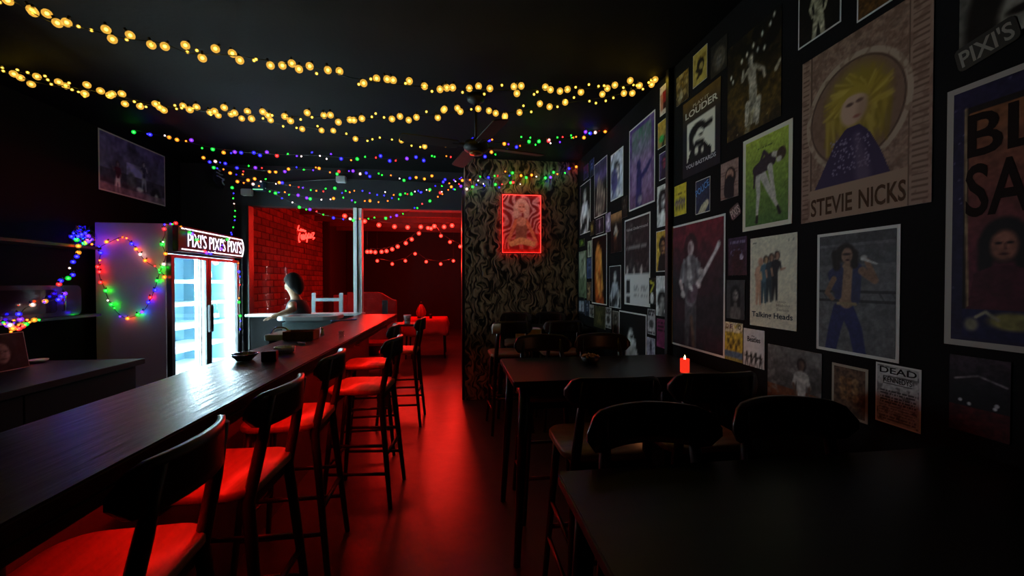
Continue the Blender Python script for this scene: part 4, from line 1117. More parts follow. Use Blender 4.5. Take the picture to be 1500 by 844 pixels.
# ---- large posters
def p_purple_guitar(p):       # tall guitarist, dark red to charcoal
    p.grad('781c2c', '2a2026', 0, p.a * .45); p.blot('451824', 4, .5, .5)
    p.fig(.40, .12 * p.a, 1.42, 'b09a98', '3a1820', '6a6468', '4a4448', arms=((-.15, .36, -.10, .48), (.12, .38, .10, .36)), spread=.03, hairk=1.6, sh=.11)
    p.limb([(.36, .40, .03), (.38, .62, .05)], 'a8a0a0', .03); p.limb([(.26, .42, .02), (.24, .68, .02)], '88868a', .02); p.limb([(.52, .42, .02), (.56, .62, .02)], '88868a', .02)
    p.limb([(.48, .78, .035), (.86, .36, .022), (.92, .28, .03)], 'b8b0b0', .01); p.ell(.44, .82, .13, .09, '5a4650', .02, -.8); p.ell(.40, .74, .03, .06, 'c8c0c0', .01, -.8)
    p.ell(.24, .83, .05, .04, 'c0b4b0', .02); p.ell(.60, .56, .05, .035, 'c0b4b0', .02)
    p.limb([(.42, 1.10, .02), (.46, p.a * .97, .03)], '704628', .06, .7); p.noise(.35, 14)
poster('large bordered poster of a guitarist under dark red light, above the candle', ((985, 332.4), (1064, 312.2), (983.8, 502.8), (1060.8, 525.8)), p_purple_guitar, .013, seed=1)
def p_nouveau(p):             # brown decorative poster with figure in violet cloak
    p.fill('8a6a58'); p.blot('7a5a4a', 30, .5, .8); p.noise(.25, 40)
    p.rect(0, 0, .085, p.a, '957462'); p.rect(.865, 0, 1, p.a, '957462')
    for i in range(34):
        y = i / 34 * p.a; p.rect(.015, y, .07, y + .012, '6c5040'); p.rect(.885, y, .98, y + .014, '6c5040')
    p.rect(.085, 0, .10, p.a, '5a4234'); p.rect(.855, 0, .868, p.a, '5a4234')
    p.ring(.47, .60, .40, .02, 'a58a74', 1.05); p.ring(.47, .60, .37, .008, '584034', 1.05); p.ell(.47, .60, .36, .378, '7c5c4a', .01); p.blot('6c4e3e', 22, .55, .5)
    rs = p.rs
    p.ell(.49, .52, .24, .25, '8a7222', .12); p.ell(.60, .66, .12, .22, '8a7222', .10)
    for i in range(130):
        a = rs.rand() * 2 * PI; r = .13 + .12 * rs.rand(); cx, cy = .49, .52
        p.limb([(cx + .10 * math.cos(a + .5), cy + .10 * math.sin(a + .5), .018), (cx + r * math.cos(a) * 1.15, cy + r * math.sin(a) * .95, .006)], ('a08424', '8a701c', 'b89a3c')[i % 3], .02, .8)
    for i in range(40):
        x = .24 + .5 * rs.rand(); p.limb([(x, .62, .02), (x + rs.randn() * .04, .74 + .18 * rs.rand(), .008)], ('94781e', '7c6418', 'ac8e34')[i % 3], .02, .7)
    p.ell(.47, .575, .105, .135, 'b89078', .03, .25); p.ell(.44, .54, .03, .014, '5c4038', .01); p.ell(.52, .535, .03, .014, '5c4038', .01); p.ell(.50, .645, .03, .012, '904c40', .01); p.ell(.545, .60, .045, .09, '906c58', .05, .2, .6)
    for i in range(26):
        a = -2.6 + 2.0 * i / 26; p.limb([(.48 + .10 * math.cos(a), .53 + .10 * math.sin(a), .016), (.46 + .17 * math.cos(a), .60 + .13 * math.sin(a), .006)], 'a08424', .015, .9)
    p.poly([(.13, 1.14), (.22, .98), (.32, .80), (.42, .71), (.52, .71), (.60, .80), (.68, .96), (.75, 1.14)], '3a2a4c'); p.dots(120, '8a7c94', .006, (.28, .78, .60, 1.05)); p.limb([(.50, .80, .03), (.55, 1.10, .06)], '685468', .05, .6)
    p.rect(.09, 1.13, .86, p.a, '9a7a64')
poster('huge brown art nouveau style poster, blonde singer in a violet cloak', ((1176.6, 94), (1369, -25), (1174, 327.7), (1365.5, 296)), p_nouveau, 0, seed=2, res=1.45,
       text=(('STEVIE', .10, .028, .37, .105, '4e3626', 0), ('NICKS', .52, .028, .33, .105, '4e3626', 0)))
def p_singer(p):              # shirtless singer with microphone, grey stage
    p.fill('5e5e60'); p.rect(0, .0, 1, .12, '4a4a4c'); p.rect(0, .16, 1, .40, '505052'); p.rect(0, .72, 1, .76, '38383a'); p.rect(0, .84, 1, .88, '38383a')
    for x in (.05, .2, .8, .95): p.limb([(x, .74, .006), (x + .08, .86, .006)], '38383a')
    p.noise(.2, 10)
    for sx in (-1, 1): p.limb([(.36 + sx * .05, .98, .10), (.38 + sx * .14, 1.22, .09), (.38 + sx * .20, p.a, .08)], '2a2e60', .015)
    p.limb([(.24, .70, .05), (.20, .52, .07), (.30, .46, .08)], '34385a', .015); p.limb([(.42, .46, .10), (.40, .86, .10)], '907058', .02)
    p.limb([(.30, .46, .055), (.28, .80, .05)], '34385a', .015); p.limb([(.54, .44, .06), (.52, .84, .06)], '34385a', .015)
    p.limb([(.60, .48, .05), (.76, .60, .045), (.66, .36, .032)], '846450', .015); p.limb([(.22, .58, .04), (.12, .76, .035), (.20, .84, .03)], '7c5e4a', .015)
    p.limb([(.24, .26, .06), (.26, .42, .05)], '28221f', .03); p.limb([(.50, .26, .05), (.50, .40, .05)], '28221f', .03); p.ell(.38, .24, .13, .12, '28221f', .03); p.ell(.40, .28, .075, .10, '8c6a56', .02); p.ell(.40, .26, .06, .016, '40302a', .01); p.ell(.41, .335, .025, .012, '3a2020', .01)
    p.ell(.62, .32, .04, .035, 'a8a09a', .02); p.limb([(.60, .33, .018), (.78, .40, .01)], 'b8b4b0', .01); p.limb([(.28, .90, .02), (.52, .90, .02)], '8c7858', .01); p.noise(.18, 30)
poster('grey poster with pale border, long haired singer in an open blue vest holding a microphone', ((1198, 344.8), (1319.6, 327.3), (1196.3, 511.6), (1317.5, 531.6)), p_singer, .012, seed=3, res=1.4)
def p_green(p):
    p.grad('a4b43c', '4e7434'); p.noise(.15, 20)
    s = 'b8b0a4'; d = '3c3038'
    p.limb([(.30, .62, .07), (.33, .98, .05), (.30, 1.34, .028), (.30, 1.42, .02)], s, .012); p.limb([(.40, .62, .085), (.60, 1.00, .055), (.78, 1.30, .03)], s, .012)
    p.limb([(.30, 1.40, .028), (.29, 1.50, .032)], '282420', .01); p.limb([(.78, 1.30, .028), (.82, 1.40, .035)], '282420', .01)
    p.limb([(.28, .56, .10), (.50, .50, .13), (.62, .46, .12)], d, .015); p.limb([(.60, .58, .06), (.66, .90, .042), (.72, 1.12, .026)], s, .012); p.limb([(.54, .38, .05), (.46, .27, .03), (.36, .46, .022)], d, .012); p.limb([(.68, .38, .045), (.74, .40, .05)], s, .02)
    p.ell(.85, .42, .10, .115, '4a3a30', .02, .3); p.ell(.80, .50, .06, .05, s, .02); p.limb([(.24, .60, .03), (.22, .86, .02)], d, .02); p.lines(.30, .17, .68, .24, 2, '3c4a20', .8); p.noise(.2, 25)
poster('olive green poster with cream border, performer bending over to the floor', ((1088.6, 208.4), (1161.5, 172.4), (1088.6, 340), (1160.6, 327)), p_green, .022, seed=4,
       paper=mat('cream_paper', 'd4cfb4', .55))
def p_steps(p):
    p.fill('cfc8ae'); p.noise(.05, 12)
    cols = (('c89a7c', 'c09274'), ('4a6a78', '38525c'), ('34424a', '2c3a40'), ('28282c', '242428'))
    for i, (a, b) in enumerate(cols):
        x = .20 + .12 * i; p.fig(x, .36 - .03 * i, .80, 'b08468' if i != 1 else 'c8a070', '3a2c26' if i else 'c0977c', a, b, arms=((-.09, .34, -.06, .48), (.16, .36, .26 if i == 3 else .14, .34)), spread=.02, lean=.06, sh=.09)
    p.noise(.12, 30); p.lines(.05, .07, .16, .10, 1, '6a6658'); p.ring(.88, .10, .05, .006, '6a6658', .5); p.lines(.05, 1.66, .95, 1.76, 2, '9a9484')
poster('cream film poster, four overlapping stepping figures in fading colours', ((1100, 350.3), (1168, 339.7), (1099, 477), (1168, 484.3)), p_steps, 0, seed=5, text=(('Talking Heads', .05, .085, .88, .078, '2c3440', 0), ('Stop', .60, .27, .2, .032, 'b0a894', 0), ('Making', .60, .228, .28, .036, 'b0a894', 0), ('Sense', .60, .188, .26, .032, 'b0a894', 0)))
def p_louder(p):
    p.grad('6a4c18', '1c1c28', 0, p.a * .40); p.noise(.2, 8)
    y0, y1 = p.a * .30, p.a * .82; k = (y1 - y0) / .82; Q = lambda y: y0 + (y - .52) * k
    p.rect(.12, y0, .88, y1, 'd4ceba')
    p.poly([(.14, y1), (.20, Q(1.16)), (.34, Q(1.02)), (.60, Q(1.06)), (.78, Q(1.22)), (.80, y1)], '101214'); p.ell(.42, Q(.76), .22, .15 * k, '101214', .01, -.1); p.limb([(.50, Q(.78), .05), (.78, Q(.74), .04)], '101214', .01); p.limb([(.24, Q(.82), .06), (.26, Q(1.04), .07)], '101214', .02)
    p.ell(.48, Q(.92), .13, .17 * k, 'd4ceba', .02); p.limb([(.38, Q(1.02), .04), (.56, Q(1.04), .04)], '101214', .01); p.ell(.52, Q(.88), .05, .02, '101214', .01); p.limb([(.60, Q(.90), .02), (.64, Q(.98), .03)], 'd4ceba', .01); p.ell(.40, Q(1.16), .05, .08 * k, 'd4ceba', .02); p.ell(.56, Q(1.20), .03, .06 * k, 'd4ceba', .02); p.ell(.34, Q(.92), .03, .08 * k, 'd4ceba', .02)
poster('dark slogan poster with a stencil portrait of a man in a cap', ((1001.6, 152), (1056.7, 113), (999.9, 261), (1055, 241.6)), p_louder, 0, seed=6, paper=M_DARKP,
       text=(('PLAY IT', .30, .865, .42, .040, 'b8a888', 0), ('LOUDER', .08, .765, .86, .085, 'd4ccb8', 0), ('YOU BASTARDS', .10, .105, .80, .050, 'b8b8bc', 0)))
def p_crowd(p):
    p.grad('0c0b09', '4c3a12', p.a * .3, p.a * .62); p.blot('6a5018', 9, .5, .35); p.blot('181208', 6, .55, .6)
    p.fig(.52, .32, .95, 'a89c88', '3a342c', '988c78', '8c8270', arms=((-.22, .30, -.20, .16), (.20, .34, .22, .44)), spread=.0, lean=-.05); p.limb([(.62, .98, .05), (.60, 1.28, .03)], 'a89c88', .02); p.limb([(.42, .98, .05), (.40, 1.24, .03)], 'a89c88', .02)
    for x, y in ((.40, .26), (.52, .20), (.60, .30), (.68, .14), (.82, .10), (.88, .02), (.30, .30), (.08, .42), (.12, .50), (.72, .34)): p.ell(x, y + .03, .018, .03, 'e0d8c0', .02)
    p.limb([(.92, .74, .03), (.98, .66, .02)], 'b0a48c', .02); p.dots(14, 'd0c098', .008, (.02, 1.1, .9, 1.7)); p.limb([(.40, p.a, .04), (.52, p.a - .25, .03)], '988a68', .04); p.noise(.5, 24)
poster('large borderless concert photo of a crowd surfer in golden light', ((1068, 60), (1145.5, 20), (1064.5, 208), (1144.8, 172)), p_crowd, 0, seed=7, paper=M_DARKP)
def p_psych(p):
    p.fill('241d3c'); p.dots(90, '5a5478', .004); p.rect(.05, .10, .95, p.a - .12, '1c0f0c'); c = p.c.copy(); p.grad('84502c', '5c2030', .1, p.a * .7); p.c = np.where(((p.X > .072) & (p.X < .93) & (p.Y > .13) & (p.Y < p.a - .12))[..., None], p.c, c)
    p.limb([(.055, .10, .006), (.06, .6, .006), (.075, p.a - .14, .006)], '8c7050', .006)
    for x in (.22, .50, .78):
        y = p.a * .615; p.ell(x, y - .01, .095, .115, '1a1212', .02); p.limb([(x - .07, y, .035), (x - .075, y + .13, .03)], '1a1212', .02); p.limb([(x + .07, y, .035), (x + .075, y + .13, .03)], '1a1212', .02)
        p.poly([(x - .15, p.a - .16), (x - .12, y + .16), (x - .04, y + .12), (x + .04, y + .12), (x + .12, y + .16), (x + .15, p.a - .16)], '4a1826'); p.ell(x, y + .02, .055, .078, '885444', .02)
        for sx in (-.022, .022): p.ell(x + sx, y + .005, .014, .007, '201414', .006)
        p.ell(x, y + .062, .018, .006, '401c1c', .005); p.limb([(x + .003, y + .01, .004), (x + .006, y + .035, .006)], '5a342c', .008)
    p.rect(.05, p.a - .17, .95, p.a - .02, '201c44'); p.ell(.26, p.a - .115, .10, .045, '7c7440', .02); p.ell(.09, p.a - .09, .03, .035, '7c7660', .02); p.limb([(.11, p.a - .13, .008), (.15, p.a - .16, .008), (.2, p.a - .12, .008)], '8c846c', .008); p.ell(.66, p.a - .10, .10, .045, '7c7440', .02); p.noise(.25, 30)
poster('big psychedelic band poster with swelling lettering and a dark haired man', ((1390, 135), (1560, 66), (1382, 503), (1560, 525)), p_psych, .018, seed=8, res=.8, width=.60, text=(('BLACK', .09, .715, .84, .165, '1a0e0a', 0), ('SABBATH', .085, .49, .90, .20, '1a0e0a', 0)), paper=mat('dull_cream_paper', '9a8f84', .6))
def p_velvet(p):
    p.grad('4a3478', '6a4868'); p.rect(.10, .10, .90, p.a - .22, '7a6488'); c = p.c.copy(); p.grad('3c7858', '806088', 0, .7); p.c = np.where(((p.X > .1) & (p.X < .9) & (p.Y > .10) & (p.Y < p.a - .22))[..., None], p.c, c); p.blot('8c749c', 12, .55, .5)
    p.limb([(.42, .95, .11), (.40, 1.6, .13), (.42, 2.2, .15)], '2c2460', .02); p.ell(.40, .76, .09, .11, '2c2460', .02); p.limb([(.46, 1.0, .06), (.70, .92, .05), (.86, .80, .04)], '2c2460', .02); p.limb([(.40, 2.2, .05), (.40, 2.6, .04)], '8c8cb4', .02); p.limb([(.50, 2.2, .05), (.50, 2.6, .04)], '8c8cb4', .02); p.ell(.22, 2.62, .14, .12, '6c6458', .05); p.ell(.70, 2.62, .14, .14, '6c6458', .05); p.ell(.45, p.a - .12, .09, .08, '7c7480', .03); p.noise(.3, 16)
poster('tall violet poster with white border, silhouette with one arm raised', ((922.4, 191.8), (960.8, 159.9), (921.5, 310), (958.5, 296)), p_velvet, .012, seed=9)
def p_band(p):
    yb = p.a * .66
    p.fill('302628'); p.blot('5a504e', 7, .55, .5); p.rect(.0, 0, 1, .02, '241c1e')
    for i in range(9):
        x = .10 + .10 * i; y = .95 + .25 * ((i * 5) % 3) * .5; p.ell(x, y, .045, .07, 'b0a49c', .02); p.limb([(x, y + .12, .06), (x + .02, y + .42, .07)], ('241e20', '8c8480', '3a3234')[i % 3], .02); p.limb([(x - .04, y + .2, .02), (x + .03, y + .42, .02)], 'a89c94', .02)
    p.noise(.5, 18); p.lines(.06, .46, .9, .56, 1, '8c8482'); p.rect(0, yb, 1, p.a, 'c4c0bc'); p.rect(.06, yb + .10, .24, yb + .36, '2c2a2a'); p.rect(.06, yb + .40, .24, yb + .62, '3a3838')
    p.lines(.40, yb + .12, .60, yb + .40, 7, '8c8886'); p.lines(.70, yb + .12, .95, yb + .40, 7, '8c8886'); p.lines(.1, yb + .75, .92, yb + .90, 3, '9c9896')
poster('white bordered album poster, group photo over a panel of small print', ((916.2, 322.4), (954.2, 310), (914, 445), (951, 450.6)), p_band, .014, seed=10, text=(('Velvet Underground', .08, .845, .84, .045, 'a8a09c', 0),))
def p_orange(p):
    p.fill('0e0a08'); p.limb([(.48, .40, .16), (.42, 1.0, .22), (.55, 2.0, .24), (.62, p.a, .22)], 'b4581c', .10); p.limb([(.36, .9, .08), (.70, 1.7, .06), (.60, 2.6, .1)], 'd89a4c', .08, .8); p.ell(.42, .52, .16, .36, 'c87a34', .06); p.limb([(.60, .4, .06), (.74, 1.3, .05)], 'c88a3c', .06); p.limb([(.52, 1.6, .12), (.60, p.a, .16)], '98300c', .12, .8); p.noise(.4, 9)
poster('dark poster with white border, glowing orange bare back figure', ((868, 348), (890.8, 341), (866.5, 444), (887.4, 447.4)), p_orange, .012, seed=11)
# ---- black and white pictures
def bw_face(dark=K, light=Wt, hairk=1.3, long=0, k=.27, cx=.5, cy=None, body=None, n=.3, bg=None, hand=False):
    def f(p):
        p.fill(bg or dark); y = cy if cy is not None else p.a * .40
        p.face(cx, y, k, light, dark if bg else '2a2a2a', '383838', hairk, long, body=body)
        if hand: p.limb([(cx - .2, p.a * .98, .14), (cx - .05, p.a * .74, .10)], light, .03); [p.limb([(cx - .16 + .08 * i, p.a * .76, .035), (cx - .06 + .06 * i, p.a * .60, .025)], light, .02) for i in range(4)]
        p.noise(n, 12)
    return f
def bw_fig(bg=K, skin=Wt, hair='202020', top=G, leg='505050', gtr=False, y=.12, x=.5, H=None, lean=0, arms=None, n=.3, tint=None):
    def f(p):
        p.fill(bg); p.blot('303030' if bg == K else bg, 5, .5, .4); h = H or p.a * .85
        p.fig(x, y * p.a, h, skin, hair, top, leg, lean=lean, **({'arms': arms} if arms else {}))
        if gtr: p.guitar(x - .04, y * p.a + h * .42, h, gtr, 'c0b8a8')
        p.noise(n, 14)
        if tint is not None: p.mix(np.full_like(p.X, .35), tint)
    return f
poster('black and white performer in a pale shirt with black guitar, next to the papered wall', rectc(850, 865, 272, 263, 345, 338.5), bw_fig(top='c8ccd0', leg='b8bcc0', gtr='141414', H=2.7, x=.45), .008, seed=12)
def p_arms(p):
    p.grad('40385c', '1a1618', 0, p.a * .5); p.mix(np.clip(1 - np.abs(p.Y - p.a * .28) / .25, 0, 1) * .7, '7a60b4'); p.ell(.46, 1.75, .20, .42, 'a8988c', .06); p.ell(.40, 1.7, .06, .08, '2a2220', .03); p.ell(.56, 1.7, .06, .08, '2a2220', .03); p.ell(.48, 2.0, .08, .06, '2a2220', .03)
    for i in range(7): p.limb([(.15 + .1 * i, p.a - .1, .05), (.35 + .08 * i, p.a - 1.1 + .08 * i, .05)], ('a08c7c', '5a4c46')[i % 2], .04)
    p.noise(.4, 9)
poster('tall dark poster with white edge, bald figure with crossed arms', ((871.3, 241), (889.7, 227.6), (870.3, 320.5), (889, 312)), p_arms, .008, seed=13)
def p_silver(p):
    p.fill('b8bcc8'); p.limb([(.45, .8, .3), (.5, 1.8, .32), (.45, 2.6, .3)], '8890b0', .1); p.ell(.5, .62, .26, .34, '2c2a30', .06); p.ell(.55, .72, .15, .26, 'c8c0bc', .04); p.limb([(.3, 1.0, .10), (.75, 1.5, .12), (.6, 2.0, .1)], 'd8d8dc', .06); p.ell(.3, p.a - .6, .28, .4, '4a4478', .1); p.blot('343440', 7, .6, .6); p.noise(.35, 12)
poster('bright silvery poster with white edge and violet shadows', ((895, 228.5), (913.6, 213), (894.6, 296), (912.5, 286.4)), p_silver, .010, seed=14)
poster('black and white poster, guitarist in a pale suit with a thin white edge', ((893.5, 390), (910.5, 388.6), (892, 449.7), (908.6, 452)), bw_fig(bg='1c1e22', top='9aa0a8', leg='8a9098', gtr='2a2a2a', H=2.5), .006, seed=15)
poster('black and white face with wild dark hair and a spread hand', rectc(962.9, 981.3, 274, 266.5, 332.8, 330), bw_face(bg='c8c8c0', dark='181818', hairk=1.7, k=.26, cx=.48, long=1.4, hand=True), 0, seed=16)
poster('black and white close portrait of a man, fingers at his chin', rectc(961.4, 979.4, 404, 404.5, 463, 464), bw_face(bg='c4c4c0', dark='141414', light='8c8884', hairk=1.25, k=.34, cx=.5, cy=1.1, hand=True, body='4a4a4a'), 0, seed=17)
poster('shadowy portrait of a frizzy haired head in the corner under the ceiling', ((1042, 64.7), (1065.7, 54), (1041, 116), (1065.7, 98.8)), bw_face(bg='26241f', light='746c60', dark='50483c', hairk=1.9, k=.24, cx=.52, cy=.75, n=.5), 0, seed=18, paper=M_DARKP)
poster('dim black and white portrait of a woman next to the guitarist poster', rectc(1064.8, 1091.3, 410.8, 410, 466.7, 468), bw_face(bg='3a3a3a', dark='141414', light='8c8680', hairk=1.5, long=1.6, k=.22, cx=.50, body='605c58'), 0, seed=19)
def p_shout(p):
    p.fill('0c0c0c'); p.limb([(.45, .45, .14), (.42, .9, .20), (.28, 1.4, .30)], 'a8a8a8', .03); p.ell(.46, .42, .11, .17, 'c8c8c8', .03); p.limb([(.64, .6, .06), (.76, .9, .08), (.86, 1.6, .09)], 'c4c4c4', .03); p.ell(.60, .48, .06, .08, 'b8b8b8', .03); p.ell(.50, .38, .05, .04, '202020', .02); p.limb([(.56, .8, .05), (.60, 1.3, .07)], '0c0c0c', .05); p.noise(.3, 10)
poster('black poster with rounded white border, pale figure raising one hand', ((908.3, 455), (947.7, 461), (906, 522), (946.5, 537)), p_shout, .012, seed=20)
poster('cropped white edged photo of a lit figure up under the ceiling', ((1171, -30), (1234, -60), (1169, 75), (1232, 31)), bw_fig(bg='14120e', skin='a09678', top='8c8468', leg='a09678', H=1.5, y=.1, n=.5), .006, seed=21)
poster('cropped warm brown picture under the ceiling above the violet cloaked singer', ((1257, -60), (1310, -90), (1255, 35), (1307, 0)), lambda p: p.grad('4a3418', '5a3c18').noise(.5, 8), .006, seed=22)
def p_big_face(p):
    p.fill('58544c'); p.ell(.40, .92, .36, .52, '18120e', .05); p.ell(.46, 1.0, .24, .34, '7c766a', .05); p.ell(.36, .92, .08, .03, '18120e', .02); p.ell(.58, .92, .08, .03, '18120e', .02); p.ell(.47, 1.17, .10, .035, '18120e', .02); p.limb([(.48, .96, .02), (.50, 1.07, .03)], '3a342c', .02); p.poly([(.5, p.a), (.7, 1.2), (1, 1.1), (1, p.a)], '28241e'); p.limb([(.7, 1.34, .02), (1, 1.26, .02)], '6a6458', .02); p.noise(.35, 14)
poster('stark portrait print in the top corner with a bar name sticker', ((1407, -120), (1540, -190), (1407, 83), (1540, 22)), p_big_face, 0, seed=23, width=.40)
poster('dim photo of a stage below the psychedelic poster', ((1393, 518), (1484, 532), (1390, 622), (1478, 655)), lambda p: (p.grad('3a2a34', '18141a', 0, p.a * .5), p.limb([(.1, .5, .02), (.5, .38, .02), (.95, .52, .02)], '6c6064', .02), p.rect(0, p.a * .66, 1, p.a, '4a1418'), p.dots(5, 'a8a4a8', .035, (.1, p.a * .55, .8, p.a * .64)), p.noise(.4, 10)), 0, seed=24, paper=M_DARKP)
def p_street(p):
    p.grad('6c6a68', '4a4644', 0, .5); p.rect(0, .62, 1, p.a, '6a3a1c'); p.blot('86827e', 9, .55, .5); p.fig(.66, .14, 1.1, '5c463a', '2a2220', 'a8a49c', '5a4436', arms=((-.13, .36, -.08, .50), (.13, .36, .10, .5))); p.noise(.3, 16)
poster('landscape of a dusty road, woman in a loose white shirt', ((1125.5, 504), (1204.4, 518.4), (1124.7, 594), (1203.6, 622)), p_street, 0, seed=25)
def p_brown(p):
    p.fill('5c4432'); [p.ell(.30 + .2 * (i % 3), .40 + .24 * (i // 3), .11, .12, ('8a6038', '744e2c', '987048')[i % 3], .04) for i in range(9)]; p.noise(.5, 9)
poster('brown sepia group picture with cream edge and a torn corner', ((1219.4, 531.7), (1272.7, 541), (1218.5, 603), (1271, 623)), p_brown, .010, seed=26, paper=mat('sepia_paper', 'a09078', .6))
def p_flyer(p):
    p.fill('a8a6a2'); p.lines(.08, .62, .94, 1.0, 5, '343434'); p.lines(.06, 1.0, .94, p.a - .05, 6, '5a5a58'); p.blot('484848', 9, .58, .6); p.rect(.06, .05, .96, .24, 'b4b2ae'); p.rect(.16, .27, .86, .47, '2c2c2c'); p.rect(.18, .29, .84, .45, 'b4b2ae'); p.noise(.2, 20)
poster('photocopied black and white gig flyer crowded with small print', ((1283.8, 529.5), (1350.8, 543), (1282.5, 616.6), (1348.6, 634)), p_flyer, .006, seed=27, text=(('DEAD', .10, .845, .82, .105, '1c1c1c', 0), ('KENNEDYS', .20, .70, .62, .09, '1c1c1c', 0)))
def p_jump(p):
    p.fill('c2c2c0'); p.noise(.08, 10)
    for i in range(4): p.fig(.17 + .22 * i, p.a * .62 + .03 * (i % 2), .50, '202020', '181818', '1c1c1c', '1c1c1c', arms=((-.18, .30, -.2, .16), (.18, .34, .14, .5)), spread=.10)
poster('pale flyer with four small black leaping figures along the bottom', ((1090, 481), (1120.5, 484.5), (1089, 533.5), (1120, 542)), p_jump, 0, seed=28, text=(('the', .40, .80, .14, .045, '303030', 0), ('Beatles', .20, .66, .62, .14, '303030', 0)))
def p_devo(p):
    p.fill('b8a428'); p.rect(0, 0, 1, .40, 'c8c0a0'); [p.ell(.2 + .15 * i, .72 + .2 * (i % 2), .07, .12, '4a4210', .03) for i in range(5)]; p.blot('584e12', 9, .55, .6); p.rect(0, p.a * .76, 1, p.a * .90, '4a6480'); p.rect(0, p.a * .9, 1, p.a, '8c8a40'); p.noise(.25, 14)
poster('yellow flyer with spaced capitals and a blue strip at the foot', ((1062.7, 472), (1088.6, 473.5), (1062, 526.7), (1088, 530.8)), p_devo, 0, seed=29, text=tuple((c, .06 + .23 * i, .84, .17, .11, k, 0) for i, (c, k) in enumerate(zip('DEVO', ('6a3020', '5a2c4c', 'c8b428', '3a3430')))))
# ---- small coloured cards and flyers
def card(base, fg, style, second=None):
    def f(p):
        p.fill(base); p.noise(.2, 6)
        if style == 'fig': p.fig(.5, p.a * .14, p.a * .82, fg, second or K, second or K, second or K)
        elif style == 'face': p.face(.5, p.a * .40, .28, fg, second or K, second or '2a1a14', 1.25, body=second or K)
        elif style == 'group': [p.fig(.14 + .18 * i, p.a * (.42 + .04 * (i % 2)), p.a * .40, fg, second or K, (second or K), 'c0b8b0' if i % 2 else (second or K)) for i in range(5)]
        elif style == 'text': p.lines(.08, .08, .92, .42, 3, second or K, 1); p.ell(.5, p.a * .58, .3, .28, fg, .05); p.lines(.08, p.a - .34, .92, p.a - .06, 3, second or K, 1)
        elif style == 'blob': p.ell(.5, p.a * .5, .30, p.a * .3, fg, .15); p.blot(second or K, 6, .55, .7)
        elif style == 'stripe': [p.limb([(.1 + .2 * i, .1, .05), (.3 + .2 * i, p.a * .55, .05)], fg, .03) for i in range(4)]; p.blot(second or K, 5, .6, .6)
        p.noise(.3, 11)
    return f
